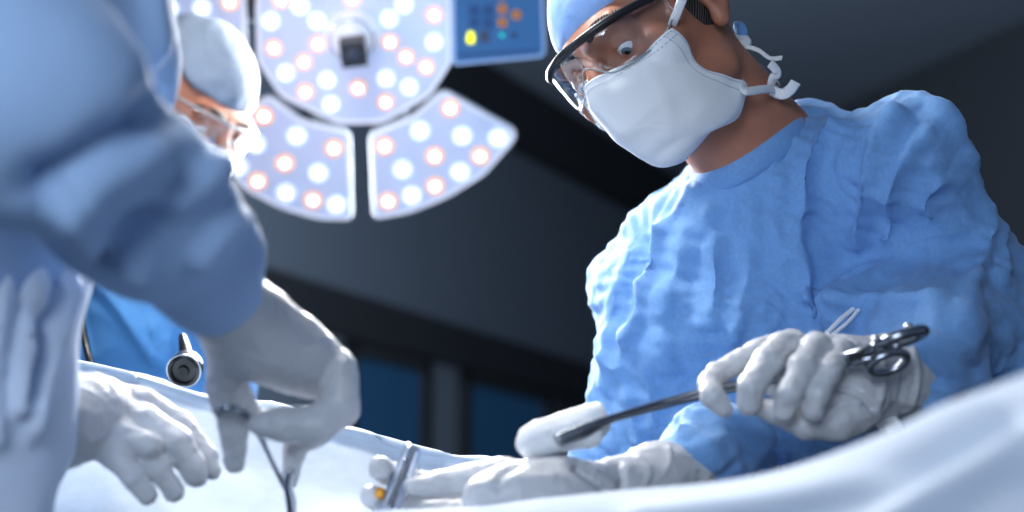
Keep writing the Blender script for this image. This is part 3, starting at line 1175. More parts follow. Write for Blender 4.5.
NB = P(768, 168, 1.47)
LS, RS = P(903, 168, 1.40), P(655, 292, 1.58)
LE, RE = P(965, 292, 1.43), P(735, 478, 1.42)
LW, RW = P(905, 378, 1.21), P(668, 470, 1.20)
tors = Shape()
tors.ell(P(775, 290, 1.55), (.165, .150, .175), None, .05)
tors.cap(P(770, 330, 1.56), P(740, 640, 1.62), .135, .150, .06)
tors.cap(P(768, 185, 1.50), LS, .060, .058, .05)
tors.cap(P(755, 200, 1.52), RS, .060, .050, .05)
tors.cap(P(738, 130, 1.455), P(775, 200, 1.50), .060, .085, .04)
tors.cap(P(688, 330, 1.52), P(628, 520, 1.52), .085, .070, .05)
tors.cap(P(740, 640, 1.62), np.array([0.28, 1.76, 0.25]), .150, .20, .06)
sl_l = Shape()
sl_l.cap(LS, LE, .066, .058, .03)
sl_l.cap(LE, P(858, 318, 1.36), .062, .040, .03)
sl_l.cap(LE, P(918, 346, 1.27), .064, .048, .03)
sl_l.cap(P(918, 346, 1.27), P(918, 372, 1.22), .044, .036, .02)
sl_r = Shape()
sl_r.cap(RS, P(705, 400, 1.50), .058, .055, .03)
sl_r.cap(P(705, 400, 1.50), RE, .055, .050, .03)
sl_r.cap(RE, P(712, 452, 1.26), .048, .040, .03)
sl_r.cap(P(712, 452, 1.26), P(686, 462, 1.21), .038, .031, .02)
sl_l.cap(P(934, 332, 1.235), P(946, 392, 1.25), .034, .034, .015)
sl_l.cap(P(975, 330, 1.40), P(1015, 420, 1.38), .062, .060, .03)
def gown_s(p):
    d = tors(p)
    d = smin(d, sl_r(p), .02)
    d = smin(d, sl_l(p), .026)
    # neck opening: cut above the collar plane
    cn = D(-.54, .84, .12)
    pl = (p - P(747, 148, 1.468)) @ cn
    return smax(d, np.where(np.linalg.norm(p - P(745, 120, 1.46), axis=1) < .15, pl, -1), .008)

# the body: one continuous surface
arm_l = Shape().cap(LS, LE, .048, .040, .02).cap(LE, LW, .036, .022, .02).cap(LW, P(845, 380, 1.19), .022, .020, .02)
arm_r = Shape().cap(RS, RE, .044, .036, .02).cap(RE, P(690, 472, 1.22), .030, .014, .02).cap(P(690, 472, 1.22), P(560, 494, 1.13), .014, .014, .02)
core = Shape()
core.ell(P(775, 300, 1.56), (.14, .12, .15), None, .05)
core.cap(P(770, 340, 1.57), P(740, 640, 1.62), .115, .125, .06)
core.cap(P(770, 195, 1.52), LS, .045, .046, .04)
core.cap(P(757, 210, 1.54), RS, .045, .040, .04)
legs = Shape()
for s in (-1, 1):
    legs.cap(P(740 + s * 60, 650, 1.64), np.array([0.28 + s * .10, 1.74, .48]), .085, .055, .04)
    legs.cap(np.array([0.28 + s * .10, 1.74, .48]), np.array([0.28 + s * .10, 1.80, .07]), .052, .036, .03)
    legs.cap(np.array([0.28 + s * .10, 1.80, .05]), np.array([0.24 + s * .12, 1.66, .04]), .042, .038, .03)
def body_s(p):
    d = head_local((p - H_S) @ R_S)
    d = smin(d, s_cap(p, hl_S(0, -.020, -.035), NB, .052, .062), .02)
    d = smin(d, s_cap(p, hl_S(0, -.030, -.02), P(782, 172, 1.50), .046, .050), .03)
    d = smin(d, core(p), .04)
    d = smin(d, arm_l(p), .02)
    d = smin(d, arm_r(p), .02)
    return smin(d, legs(p), .03)
lo, hi = core.bounds(.05)
for s in (arm_l, arm_r, legs):
    a, b = s.bounds(.05)
    lo, hi = np.minimum(lo, a), np.maximum(hi, b)
lo, hi = np.minimum(lo, H_S - .18), np.maximum(hi, H_S + .18)
V, Q = sdf_mesh(body_s, lo, hi, .0028)
V, Q = pick_lump(V, Q, .05)
surgeon = obj('person', V, Q, M['skin'])
tag(surgeon, 'person in a blue gown, white mask and black-browed glasses holding forceps, sharp at right', 'person')

lo, hi = tors.bounds(.03)
for s in (sl_l, sl_r):
    a, b = s.bounds(.03)
    lo, hi = np.minimum(lo, a), np.maximum(hi, b)
V, Q = sdf_mesh(gown_s, lo, hi, .0034)
V, Q = pick_lump(V, Q, .05)
V = smooth_mesh(V, Q, 2)
Nn = normals(V, Q)
S_FOLDS = [
    ([(848, 108), (812, 160), (807, 200), (800, 250), (818, 310)], .016, 14, 7),
    ([(897, 108), (874, 145), (863, 197), (855, 256)], .015, 8, 15),
    ([(929, 105), (960, 139), (980, 180), (990, 222), (975, 270), (962, 310)], .014, 9, 9),
    ([(975, 232), (907, 243), (890, 262), (833, 285), (816, 329)], .006, 9, 14),
    ([(950, 295), (872, 299), (828, 302)], .012, 10, 7),
    ([(984, 150), (1002, 210), (1004, 280)], .010, 8, 8),
    ([(665, 222), (650, 270), (633, 330), (622, 380)], .013, 9, 6),
    ([(636, 240), (622, 290), (612, 345), (606, 400)], .012, 8, 6),
    ([(650, 232), (632, 280), (622, 330)], -.010, 6, 6),
    ([(706, 200), (714, 240), (716, 290), (708, 330)], .010, 10, 8),
    ([(745, 190), (752, 240), (742, 300), (735, 350)], .009, 12, 12),
    ([(688, 220), (676, 270), (664, 330), (668, 380)], .009, 10, 8),
    ([(730, 210), (700, 250), (690, 290)], -.007, 8, 8),
    ([(780, 170), (775, 220), (786, 270)], .009, 12, 10),
    ([(600, 290), (592, 330), (594, 370), (588, 420)], .009, 7, 7),
    ([(633, 330), (650, 390), (655, 430)], .010, 7, 9),
    ([(610, 350), (630, 410), (640, 450)], .009, 6, 7),
    ([(690, 196), (655, 240), (640, 262)], .007, 7, 7),
    ([(930, 130), (900, 165), (890, 210)], .010, 9, 9),
    ([(945, 175), (925, 205), (935, 225)], .009, 9, 9),
    ([(670, 430), (700, 415), (740, 425), (770, 440)], .012, 12, 9),
    ([(880, 190), (890, 225), (885, 245)], .008, 8, 8),
    ([(760, 330), (790, 360), (800, 400)], .009, 12, 12),
]
V = fold(V, Nn, S_FOLDS)
V = smooth_mesh(V, Q, 2, .5)
Nn = normals(V, Q)
V = V + Nn * (crumple(V, 5, 8, .5)[:, None] * .036 + crumple(V, 8, 18, .6)[:, None] * .030 + crumple(V, 9, 40)[:, None] * .012)
gown = obj('gown', V, Q, M['gown'], surgeon)
# collar binding
cl = MB()
cn = D(-.54, .84, .12)
e1 = D(.84, .54, 0); e1 -= cn * (e1 @ cn); e1 /= np.linalg.norm(e1)
e2 = np.cross(cn, e1)
cc = P(747, 148, 1.468) - cn * .006
cpath = [cc + e1 * math.cos(a) * .061 + e2 * math.sin(a) * .066 for a in np.linspace(0, 2 * math.pi, 20, endpoint=False)]
cl.tube(cpath, .0062, 12, cn, 4, 2.3, True)
co = cl.build('collar', M['gown'], surgeon)
co['label'] = 'stitched neck binding'

build_head_parts(surgeon, H_S, R_S, M['cap'], bar_mat=M['black'], bar=.0044, cap_off=.004)
mask = build_mask(surgeon, H_S, R_S)
# mask ties
def ribbon(name, pts, wdt, m, parent, up):
    return MB().tube(pts, wdt, 8, up, 8, .16).build(name, m, parent)
tn = D(.2, 0, 1)
def tie_up(pts, name='tie', wd=.0042, m=None):
    mb = MB().tube(pts, wd, 8, D(.3, .1, 1), 8, .2)
    return mb.build(name, m or M['mask'], mask)
c_ = hl_S(-.0625, .052, .000)
cx_, cy_, cd_ = project(c_[None])
tie_up([c_, P(cx_[0] + 7, cy_[0] - 17, cd_[0] - .010), P(cx_[0] + 15, cy_[0] - 38, cd_[0] - .006), P(cx_[0] + 30, cy_[0] - 75, cd_[0] + .03)], wd=.0048)
tie_up([hl_S(-.060, .000, -.078), P(745, 91, 1.345), P(765, 89, 1.375), P(778, 89, 1.42), P(778, 82, 1.50)])
tie_up([P(771, 90, 1.40), P(782, 94, 1.40), P(790, 90, 1.395), P(796, 82, 1.39)], wd=.0058)
tie_up([P(770, 89, 1.41), P(773, 79, 1.40), P(777, 72, 1.395), P(770, 63, 1.39)], wd=.0052)
tie_up([P(738, 34, 1.45), P(745, 40, 1.44), P(744, 46, 1.435)], wd=.0070)
tie_up([P(744, 46, 1.437), P(758, 50, 1.43), P(770, 58, 1.42), P(782, 58, 1.41)], wd=.0026)
ct = MB().tube([P(735, 28, 1.46), P(741, 26, 1.45), P(743, 34, 1.445), P(738, 38, 1.45)], .0055, 8, D(.3, .1, 1), 6, .3)
ct.build('cap_tie', M['gown'], surgeon)
ct = MB().tube([P(738, 58, 1.50), P(752, 68, 1.48), P(764, 84, 1.47), P(772, 98, 1.46)], [.008, .012, .012, .009], 8, D(.3, .1, 1), 6, .3)
ct.build('cap_tie', M['gown'], surgeon)

# left hand of the surgeon: a fist closed over the forceps
d1 = 1.13
fist = [
    [J(792, 345, 1.19, 16), J(758, 352, 1.165, 13), J(718, 373, 1.155, 11.5), J(709, 383, 1.135, 11), J(712, 396, 1.115, 11.5), J(724, 409, 1.115, 10)],
    [J(800, 350, 1.19, 17), J(782, 346, 1.15, 14.5), J(768, 362, 1.125, 15), J(752, 387, 1.112, 14), J(749, 404, 1.115, 12.5)],
    [J(826, 352, 1.19, 17), J(816, 346, 1.145, 14), J(802, 367, 1.115, 14.5), J(790, 392, 1.105, 13.5), J(784, 411, 1.11, 12)],
    [J(850, 360, 1.19, 16), J(840, 350, 1.15, 12.5), J(829, 371, 1.118, 12.5), J(818, 395, 1.108, 12), J(813, 411, 1.11, 11)],
    [J(862, 400, 1.17, 26), J(836, 420, 1.145, 22), J(806, 424, 1.135, 15), J(776, 412, 1.135, 12), J(762, 408, 1.14, 10)],
]
palm1 = [
    ('ell', P(820, 376, 1.185), (rpx(58, 1.18), rpx(38, 1.18), .026), eaxes(780, 380, 1.18, 870, 372, 1.18)),
    ('ell', P(846, 408, 1.155), (rpx(40, 1.15), rpx(30, 1.15), .024), eaxes(800, 420, 1.14, 880, 398, 1.16)),
    ('chain', [J(846, 380, 1.185, 40), J(890, 376, 1.205, 37), J(922, 374, 1.225, 40)]),
]
g1, V1, Q1 = glove(surgeon, fist, palm1, creases=[
    ([(836, 388), (858, 392), (876, 412)], -.005, 3, 3), ([(822, 420), (842, 404), (862, 402)], .003, 4, 3),
    ([(878, 344), (884, 370), (880, 404)], .003, 3, 3), ([(896, 342), (904, 370), (900, 405)], -.003, 3, 3), ([(910, 342), (918, 372), (912, 408)], .003, 3, 3)])
# right hand of the surgeon: lies low and pinches the cautery pen
hand2 = [
    [J(545, 482, 1.12, 22), J(500, 476, 1.13, 18), J(466, 480, 1.14, 15), J(440, 483, 1.135, 12.5), J(412, 487, 1.125, 9)],
    [J(560, 496, 1.12, 22), J(480, 500, 1.17, 16), J(420, 484, 1.18, 13), J(386, 472, 1.165, 12), J(380, 468, 1.13, 12)],
    [J(560, 506, 1.12, 22), J(470, 516, 1.16, 16), J(410, 510, 1.17, 13), J(378, 500, 1.16, 11.5), J(371, 496, 1.13, 11.5)],
    [J(570, 508, 1.12, 20), J(500, 520, 1.15, 15), J(445, 528, 1.16, 13), J(410, 524, 1.16, 11)],
    [J(580, 506, 1.11, 18), J(520, 520, 1.13, 14), J(480, 532, 1.14, 12), J(455, 534, 1.14, 10)],
]
palm2 = [
    ('ell', P(540, 496, 1.09), (rpx(78, 1.11), rpx(36, 1.11), .030), eaxes(470, 500, 1.11, 620, 494, 1.14)),
    ('chain', [J(560, 490, 1.115, 30), J(622, 484, 1.155, 22), J(655, 474, 1.18, 27), J(688, 470, 1.205, 29)]),
]
g2, V2, Q2 = glove(surgeon, hand2, palm2, creases=[
    ([(575, 462), (592, 474), (612, 490)], -.007, 7, 5), ([(618, 462), (624, 478), (622, 494)], -.005, 4, 3),
    ([(520, 462), (505, 474), (496, 492)], -.004, 5, 4), ([(470, 490), (500, 480), (560, 478)], .003, 6, 6),
    ([(636, 454), (650, 470), (644, 488)], .0016, 3, 3), ([(668, 446), (670, 462), (662, 476)], .0018, 4, 3)])
# gown tie strings
MB().tube([P(826, 334, 1.30), P(842, 318, 1.31), P(858, 305, 1.325), P(862, 300, 1.33)], .0022, 8, cf * -1, 5, .4).build('gown_tie', M['mask'], surgeon)
MB().tube([P(832, 335, 1.30), P(848, 322, 1.31), P(860, 308, 1.32)], .0018, 8, cf * -1, 5, .4).build('gown_tie', M['mask'], surgeon)
MB().tube([P(886, 420, 1.19), P(893, 428, 1.18), P(897, 440, 1.175)], [.010, .008, .004], 8, cf * -1, 5, .4).build('cuff_tail', M['mask'], surgeon)

# sponge forceps in the fist
fo = empty('sponge_forceps', P(700, 395, 1.14))
tag(fo, 'long steel ring-handled forceps gripped in the right surgeon\'s raised fist', 'forceps')
MB().tube([P(556, 440, 1.092), P(584, 429, 1.099), P(616, 416, 1.108), P(700, 392, 1.145), P(790, 372, 1.165), P(850, 356, 1.125), P(880, 346, 1.115)],
          [.0040, .0042, .0024, .0026, .0040, .0048, .0046], 12).build('shaft', M['dark_steel'], fo)
MB().tube([P(560, 442, 1.096), P(586, 432, 1.103), P(616, 419, 1.112), P(700, 397, 1.155), P(790, 376, 1.17), P(848, 363, 1.13), P(872, 358, 1.122)],
          [.0038, .0040, .0022, .0024, .0038, .0044, .0042], 12).build('shaft', M['dark_steel'], fo)
def oval(c, ax, ay, a, b, n=18):
    return [c + ax * math.cos(t_) * a + ay * math.sin(t_) * b for t_ in np.linspace(0, 2 * math.pi, n, endpoint=False)]
fx = P(925, 333, 1.115) - P(870, 350, 1.115); fx /= np.linalg.norm(fx)
fy = D(0.15, .35, .9); fy -= fx * (fy @ fx); fy /= np.linalg.norm(fy)
MB().tube(oval(P(900, 339, 1.115), fx, fy, rpx(25, 1.115), .015), .0046, 12, None, 3, 1.0, True).build('finger_ring', M['dark_steel'], fo)
fy2 = D(.15, .75, .6); fy2 -= fx * (fy2 @ fx); fy2 /= np.linalg.norm(fy2)
MB().tube(oval(P(888, 363, 1.125), fx, fy2, rpx(20, 1.12), .0105), .0034, 12, None, 3, 1.0, True).build('finger_ring', M['dark_steel'], fo)
MB().box(P(862, 354, 1.118), fx * .011, fy2 * .005, cf * .003).build('ratchet', M['dark_steel'], fo, False)
for (a, b) in ((876, 339), (893, 337), (896, 346), (909, 327)):
    MB().ball(P(a, b, 1.104), .0034, 12, 8).build('rivet', M['steel'], fo)
# gauze swab folded over the jaws
gz = Shape()
def gauze_fn(p):
    a, b, c, d = P(533, 440, 1.115), P(596, 420, 1.125), P(540, 433, 1.125), P(600, 416, 1.14)
    q1 = s_cap(p, a, b, .0125, .0135)
    q2 = s_cap(p, c, d, .0105, .0125)
    q3 = s_cap(p, P(530, 444, 1.11), P(590, 434, 1.115), .0095, .0110)
    dd = smin(smin(q1, q2, .006), q3, .006)
    pl = (p - P(607, 420, 1.13)) @ ((b - a) / np.linalg.norm(b - a))
    dd = smax(dd, pl, .003)
    gr = s_cap(p, P(562, 437, 1.095), P(612, 417, 1.110), .0038, .0032)
    return smax(dd, -gr, .002)
V, Q = sdf_mesh(gauze_fn, P(500, 470, 1.05), P(640, 390, 1.20) + np.array([.0, .02, .02]), .0014) if False else sdf_mesh(
    gauze_fn, np.minimum(P(500, 475, 1.07), P(500, 390, 1.18)) - .03, np.maximum(P(640, 385, 1.18), P(640, 475, 1.07)) + .03, .0014)
Nn = normals(V, Q)
V = V + Nn * (crinkle(V, 60, 7)[:, None] * .0012 + vnoise(V * 900, 4)[:, None] * .0003)
swab = obj('gauze_swab', V, Q, M['gauze'])
tag(swab, 'folded white gauze swab clamped in the jaws of the long forceps', 'gauze')

# cautery pen pinched by the low hand
pn = empty('cautery_pen', P(400, 480, 1.14))
tag(pn, 'silver blue cautery pen with an orange button, held upright in gloved fingertips', 'surgical pen')
MB().tube([P(384, 524, 1.115), P(392, 503, 1.125), P(403, 474, 1.14), P(411, 452, 1.15), P(414, 446, 1.152)], [.0088, .0088, .0084, .0078, .0058], 16).build('body', M['pen'], pn)
MB().tube([P(413, 447, 1.150), P(416, 458, 1.146), P(419, 470, 1.142)], [.0018, .0012, .0010], 8).build('wire', M['steel'], pn)
bt = MB().tube([P(379, 497, 1.120), P(381, 489, 1.124)], [.0034, .0034], 10).build('button', M['orange'], pn)
bt['label'] = 'orange button'
MB().tube([P(388, 508, 1.108), P(398, 482, 1.122), P(406, 459, 1.134)], .0016, 8).build('grip_rib', M['steel'], pn)

# ================================================================== assistant behind
fw_a, up_a = D(.66, -.50, .56), D(.40, .85, .05)
R_A = orient(fw_a, up_a)
H_A = P(204, 126, 1.97) - R_A @ np.array([.032, .088, .016])
hl_A = lambda x, y, z: H_A + R_A @ np.array([x, y, z], float)
bodyA = Shape()
bodyA.cap(P(150, 330, 1.84), P(140, 640, 1.86), .135, .14, .05)
bodyA.cap(P(150, 232, 1.90), P(222, 288, 1.92), .062, .052, .05)
bodyA.cap(P(140, 232, 1.90), P(30, 280, 1.84), .062, .055, .05)
bodyA.cap(P(150, 240, 1.90), P(150, 330, 1.86), .09, .12, .05)
bodyA.cap(P(140, 640, 1.86), np.array([-.48, 1.95, .10]), .13, .10, .05)
def body_a(p):
    d = head_local((p - H_A) @ R_A)
    d = smin(d, s_cap(p, hl_A(0, -.022, -.03), P(152, 222, 1.93), .050, .056), .02)
    return smin(d, bodyA(p, -.012), .03)
lo, hi = bodyA.bounds(.03)
lo, hi = np.minimum(lo, H_A - .18), np.maximum(hi, H_A + .18)
V, Q = sdf_mesh(body_a, lo, hi, .0042)
V, Q = pick_lump(V, Q, .05)
nurse = obj('person', V, Q, M['skin'])
tag(nurse, 'person in a pale cap and clear glasses peering out behind the near blurred sleeve', 'person')
def scrub_a(p):
    d = bodyA(p)
    return smax(d, np.where(np.linalg.norm(p - P(152, 196, 1.92), axis=1) < .12, (p - P(152, 216, 1.92)) @ D(0, 1, .2), -1), .01)
V, Q = sdf_mesh(scrub_a, lo, hi, .006)
V, Q = pick_lump(V, Q, .05)
Nn = normals(V, Q)
V = fold(V, Nn, [([(96, 280), (125, 315), (158, 368)], .014, 6, 6), ([(150, 320), (165, 370)], .010, 5, 5), ([(72, 300), (84, 360)], .010, 6, 6), ([(165, 335), (172, 375)], .012, 4, 4)])
V = V + Nn * (crinkle(V, 9, 1)[:, None] * .008)
obj('scrub_top', V, Q, M['scrubs'], nurse)
build_head_parts(nurse, H_A, R_A, M['cap_white'], bar_mat=M['rim_clear'], bar=.0022, cap_off=.009, hair=False, cap_tilt=-0.05, lens_drop=1.2, cap_z=.050, cap_crease=.016)
build_mask(nurse, H_A, R_A)
# stethoscope hanging on the assistant
st = empty('stethoscope', P(185, 384, 1.52))
tag(st, 'black stethoscope hanging against the blue scrubs behind the draped table', 'stethoscope')
MB().tube([P(104, 232, 1.78), P(88, 268, 1.72), P(80, 300, 1.68), P(82, 325, 1.665), P(89, 358, 1.64), P(98, 385, 1.60), P(140, 420, 1.57), P(178, 395, 1.55), P(184, 372, 1.53)], .0044, 10).build('tube', M['rubber'], st)
MB().tube([P(182, 336, 1.57), P(184, 345, 1.55), P(186, 358, 1.53), P(186, 366, 1.52)], [.004, .006, .008, .008], 10).build('stem', M['rubber'], st)
MB().tube([P(81, 290, 1.69), P(80, 305, 1.68)], .008, 12).build('connector', M['rubber'], st)
cxs, cys = cr, D(0, 1, .25)
cns = np.cross(cxs, cys)
if cns @ (CAM - P(185, 368, 1.5)) < 0:
    cns = -cns
c0 = P(185, 369, 1.51)
prof = [(17, -.010), (17.5, .0), (16, .006), (13, .008), (12, .005), (6, .006), (5, .010), (2.5, .0105)]
cb = MB()
for i, (a, b) in enumerate(zip(prof[:-1], prof[1:])):
    ra = [c0 + (cxs * math.cos(t_) + cys * math.sin(t_)) * rpx(a[0], 1.51) + cns * a[1] for t_ in np.linspace(0, 6.2832, 28, endpoint=False)]
    rb = [c0 + (cxs * math.cos(t_) + cys * math.sin(t_)) * rpx(b[0], 1.51) + cns * b[1] for t_ in np.linspace(0, 6.2832, 28, endpoint=False)]
    cb.prism(ra, rb, i == 0, i == len(prof) - 2)
chest = cb.build('chest_piece', M['rubber'], st)
MB().tube(oval(c0 + cns * .006, cxs, cys, rpx(16.8, 1.51), rpx(16.8, 1.51), 24), .0012, 8, None, 2, 1.0, True).build('rim', M['steel'], chest)

# ================================================================== person on the near left
torL = Shape()
torL.cap(P(8, -160, .98), P(0, 60, .99), .100, .108, .05)
torL.cap(P(0, 60, .99), P(-270, 640, 1.06), .108, .13, .05)
torL.cap(P(10, -150, .98), P(-70, -60, .86), .06, .062, .04)
torL.cap(P(-270, 640, 1.06), np.array([-.78, 1.10, .14]), .13, .17, .05)
slL = Shape()
slL.cap(P(-70, -60, .86), P(30, 110, .80), .066, .062, .03)
slL.cap(P(30, 110, .80), P(142, 208, .90), .061, .050, .03)
slL.cap(P(142, 208, .90), P(204, 263, .97), .050, .038, .03)
slL.cap(P(205, 262, .97), P(214, 288, .99), .037, .033, .02)
slF = Shape()
slF.cap(P(-90, 60, 1.08), P(-15, 258, 1.02), .06, .068, .03)
slF.cap(P(-15, 258, 1.02), P(0, 380, 1.02), .068, .052, .03)
slF.cap(P(0, 380, 1.02), P(18, 432, 1.045), .048, .041, .02)
slF.cap(P(-25, 330, 1.0), P(-38, 560, 1.0), .055, .060, .03)
def gown_l(p):
    return smin(torL(p), slL(p), .015)
R_L = orient(D(.75, -.55, -.35), D(.5, .8, -.1))
H_L = P(10, -330, 1.0)
hl_L = lambda x, y, z: H_L + R_L @ np.array([x, y, z], float)
armL = Shape().cap(P(-70, -60, .86), P(30, 110, .80), .036, .032, .02).cap(P(30, 110, .80), P(205, 272, .99), .036, .018, .02).cap(P(205, 272, .99), P(270, 350, 1.06), .018, .016, .02)
armF = Shape().cap(P(-90, 60, 1.08), P(-22, 260, 1.02), .034, .032, .02).cap(P(-22, 260, 1.02), P(40, 432, 1.06), .030, .022, .02).cap(P(40, 432, 1.06), P(100, 430, 1.10), .025, .02, .02)
def body_l(p):
    d = head_local((p - H_L) @ R_L)
    d = smin(d, s_cap(p, hl_L(0, -.022, -.03), P(15, -190, .98), .052, .056), .02)
    d = smin(d, torL(p, -.016), .03)
    return smin(smin(d, armL(p), .02), armF(p), .02)
lo, hi = torL.bounds(.05)
for s in (slL, slF, armL, armF):
    a, b = s.bounds(.05)
    lo, hi = np.minimum(lo, a), np.maximum(hi, b)
glo, ghi = lo, hi
lo, hi = np.minimum(lo, H_L - .18), np.maximum(hi, H_L + .18)
V, Q = sdf_mesh(body_l, lo, hi, .005)
V, Q = pick_lump(V, Q, .05)
near = obj('person', V, Q, M['skin'])
tag(near, 'blurred person in a pale blue gown filling the near left edge, gloved hands working', 'person')
V, Q = sdf_mesh(gown_l, glo, ghi, .005)
V, Q = pick_lump(V, Q, .05)
V = smooth_mesh(V, Q, 2)
Nn = normals(V, Q)
L_FOLDS = [
    ([(165, 85), (150, 125), (110, 150), (70, 175), (20, 190)], -.020, 22, 22),
    ([(160, 140), (120, 160), (70, 195)], .018, 16, 22),
    ([(215, 165), (190, 190), (165, 215)], .012, 12, 16),
    ([(175, 210), (130, 235), (95, 265)], -.016, 14, 14),
    ([(245, 215), (215, 235), (190, 265)], .010, 10, 12),
    ([(60, 200), (90, 240), (150, 275)], .014, 14, 18),
    ([(145, -20), (150, 60)], .012, 10, 10),
]
SLEEVE_FOLDS = [
    ([(70, 280), (50, 350), (30, 440)], .012, 8, 8), ([(35, 270), (25, 340), (15, 420)], .014, 8, 8),
    ([(5, 260), (-5, 350), (-5, 450)], .012, 8, 8), ([(55, 265), (45, 310), (30, 380)], -.010, 7, 7),
    ([(20, 300), (40, 350), (30, 400)], -.010, 8, 8),
]
V = fold(V, Nn, L_FOLDS)
Nn = normals(V, Q)
V = V + Nn * (crumple(V, 15, 5)[:, None] * .026 + crumple(V, 18, 13)[:, None] * .012)
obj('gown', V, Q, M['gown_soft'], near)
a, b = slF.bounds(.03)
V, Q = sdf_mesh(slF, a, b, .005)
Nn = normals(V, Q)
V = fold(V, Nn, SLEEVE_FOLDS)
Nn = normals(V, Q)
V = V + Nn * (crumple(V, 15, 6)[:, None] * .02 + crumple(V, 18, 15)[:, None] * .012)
slv = obj('sleeve', V, Q, M['sleeve_lamplit'], near)
slv['label'] = 'loose sleeve of the hand on the drape, coloured whitish for the light on it'
build_head_parts(near, H_L, R_L, M['cap'], bar_mat=M['black'], hair=False)
build_mask(near, H_L, R_L)

# near hand pinching a needle holder
h3 = [
    [J(232, 352, 1.04, 26), J(222, 388, 1.05, 16), J(234, 430, 1.06, 14), J(235, 462, 1.065, 11.5)],
    [J(310, 350, 1.09, 26), J(338, 372, 1.075, 20), J(341, 402, 1.06, 19), J(318, 424, 1.05, 19), J(284, 424, 1.045, 18), J(262, 424, 1.045, 14)],
    [J(300, 345, 1.10, 24), J(334, 370, 1.10, 22), J(342, 408, 1.10, 18), J(318, 432, 1.085, 14), J(296, 446, 1.08, 11)],
    [J(308, 420, 1.10, 16), J(294, 452, 1.10, 11.5), J(289, 480, 1.10, 9)],
    [J(235, 330, 1.04, 24), J(232, 380, 1.055, 14), J(246, 412, 1.06, 14), J(262, 420, 1.06, 11)],
]
palm3 = [
    ('chain', [J(222, 300, 1.0, 44), J(252, 332, 1.04, 42), J(290, 352, 1.07, 34), J(318, 372, 1.085, 28)]),
]
glove(near, h3, palm3)
# far hand resting on the drape
h4 = [
    [J(102, 398, 1.12, 20), J(140, 404, 1.13, 17), J(178, 428, 1.135, 17), J(204, 458, 1.13, 13.5), J(212, 470, 1.125, 10)],
    [J(100, 412, 1.11, 20), J(142, 422, 1.105, 18), J(176, 444, 1.10, 17), J(192, 466, 1.10, 14), J(196, 476, 1.10, 12)],
    [J(98, 428, 1.10, 19), J(134, 444, 1.09, 15), J(158, 468, 1.085, 13), J(174, 492, 1.085, 10.5)],
    [J(92, 438, 1.09, 18), J(116, 456, 1.075, 14), J(132, 476, 1.07, 12), J(148, 496, 1.07, 10)],
    [J(80, 424, 1.10, 20), J(120, 436, 1.085, 17), J(150, 446, 1.08, 13)],
]
palm4 = [
    ('ell', P(88, 416, 1.10), (rpx(50, 1.1), rpx(37, 1.1), .026), eaxes(50, 420, 1.07, 130, 418, 1.13)),
    ('chain', [J(28, 428, 1.045, 40), J(56, 422, 1.07, 42), J(90, 416, 1.095, 36)]),
]
glove(near, h4, palm4)
# needle holder in the near hand
nh = empty('needle_holder', P(290, 500, 1.09))
tag(nh, 'slim steel needle holder pointing down from the near left gloved hand', 'needle holder')
MB().tube([P(262, 440, 1.075), P(276, 470, 1.085), P(290, 500, 1.10), P(294, 525, 1.10)], [.0018, .0018, .0020, .0016], 10).build('shaft', M['steel'], nh)
MB().tube([P(291, 470, 1.08), P(288, 486, 1.085), P(291, 502, 1.09), P(292, 525, 1.09)], [.0032, .0034, .0040, .0030], 10).build('jaw', M['dark_steel'], nh)
MB().tube(oval(P(229, 411, 1.04), cr, D(.1, .25, .95), rpx(15, 1.04), .016), .0022, 10, None, 3, 1.0, True).build('finger_ring', M['dark_steel'], nh)
MB().tube([P(244, 412, 1.045), P(256, 430, 1.06), P(264, 444, 1.075)], .0022, 8).build('shank', M['dark_steel'], nh)

# ================================================================== drapes
def sheet(name, rows, m, label, cat, su=6, sv=6, disp=None, thick=.003):
    V, Fc, cols = grid_patch(rows, su, sv)
    V = np.array(V)
    Fq = np.array(Fc)
    Nn = normals(V, Fq)
    if (Nn * (CAM - V)).sum() < 0:
        Fq = Fq[:, ::-1]
        Nn = -Nn
    if disp is not None:
        V = disp(V, Nn)
    o = obj(name, V, Fq, m)
    so = o.modifiers.new('thick', 'SOLIDIFY')
    so.thickness = thick
    so.offset = -1
    return tag(o, label, cat)

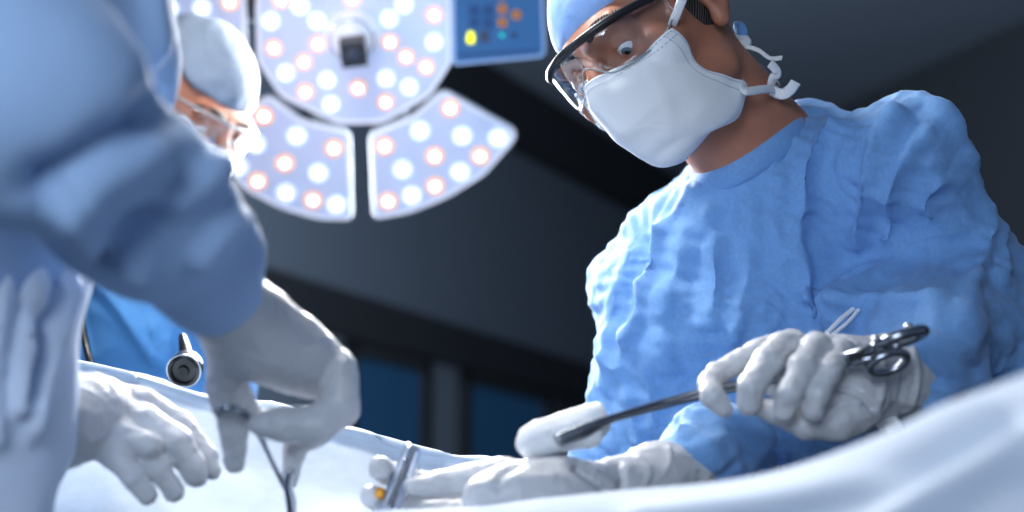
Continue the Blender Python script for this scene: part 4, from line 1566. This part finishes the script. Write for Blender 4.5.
xs = [-40, 10, 62, 130, 200, 280, 360, 430, 505, 545]
def edge_y(x):
    return 345.3 + .237 * x + 2.0 * math.sin(x * .045) - (4 if 60 < x < 140 else 0)
def edge_d(x):
    return 1.44 - .00006 * x
rows = []
for (dy, dd) in ((260, .06), (60, .05), (6, .030), (0, .006), (1, -.010), (10, -.012), (24, -.022), (60, -.08), (120, -.19), (190, -.24), (300, -.24)):
    rows.append([P(x, edge_y(x) + dy, edge_d(x) + dd) for x in xs])
last = rows[-1]
rows.append([np.array([p[0], p[1], .35]) for p in last])
rows.insert(0, [np.array([p[0], p[1] + .05, .35]) for p in rows[0]])
def d_far(V, Nn):
    return V + Nn * (crumple(V, 33, 12)[:, None] * .016 + crumple(V, 36, 30)[:, None] * .005 + crinkle(V, 6, 31)[:, None] * .010 + crinkle(V, 18, 32)[:, None] * .003)
sheet('surgical_drape', rows, M['drape'], 'pale blue drape over the table, its far edge running behind the left gloved hands', 'drape', 8, 6, d_far)

ridge = [(300, 522, 1.07), (380, 515, 1.07), (470, 508, 1.05), (545, 498, 1.02), (620, 490, .98), (700, 483, .93), (770, 472, .88), (830, 457, .83), (900, 431, .78), (960, 404, .75), (1024, 375, .72), (1110, 330, .70), (1230, 275, .68)]
rows = []
for (dy, dd) in ((200, .03), (60, .025), (10, .015), (0, 0.0), (4, -.020), (24, -.05), (60, -.08), (120, -.11), (200, -.13), (320, -.13)):
    rows.append([P(x, y + dy * (1 if dy > 0 else 1), d + dd * (d / 1.0)) for x, y, d in ridge])
last = rows[-1]
rows.append([np.array([p[0], p[1] - .01, .40]) for p in last])
rows.insert(0, [np.array([p[0], p[1] + .02, .40]) for p in rows[0]])
def d_near(V, Nn):
    V = fold(V, Nn, [([(700, 530), (850, 490), (1024, 410)], -.010, 22, 16), ([(620, 520), (760, 505), (900, 470)], .008, 14, 14), ([(860, 540), (960, 480), (1040, 440)], .010, 18, 18)], False)
    return V + Nn * (crinkle(V, 5, 41)[:, None] * .008)
sheet('surgical_drape', rows, M['drape_near'], 'whitish drape swelling over the patient in the blurred lower right foreground', 'drape', 8, 6, d_near)
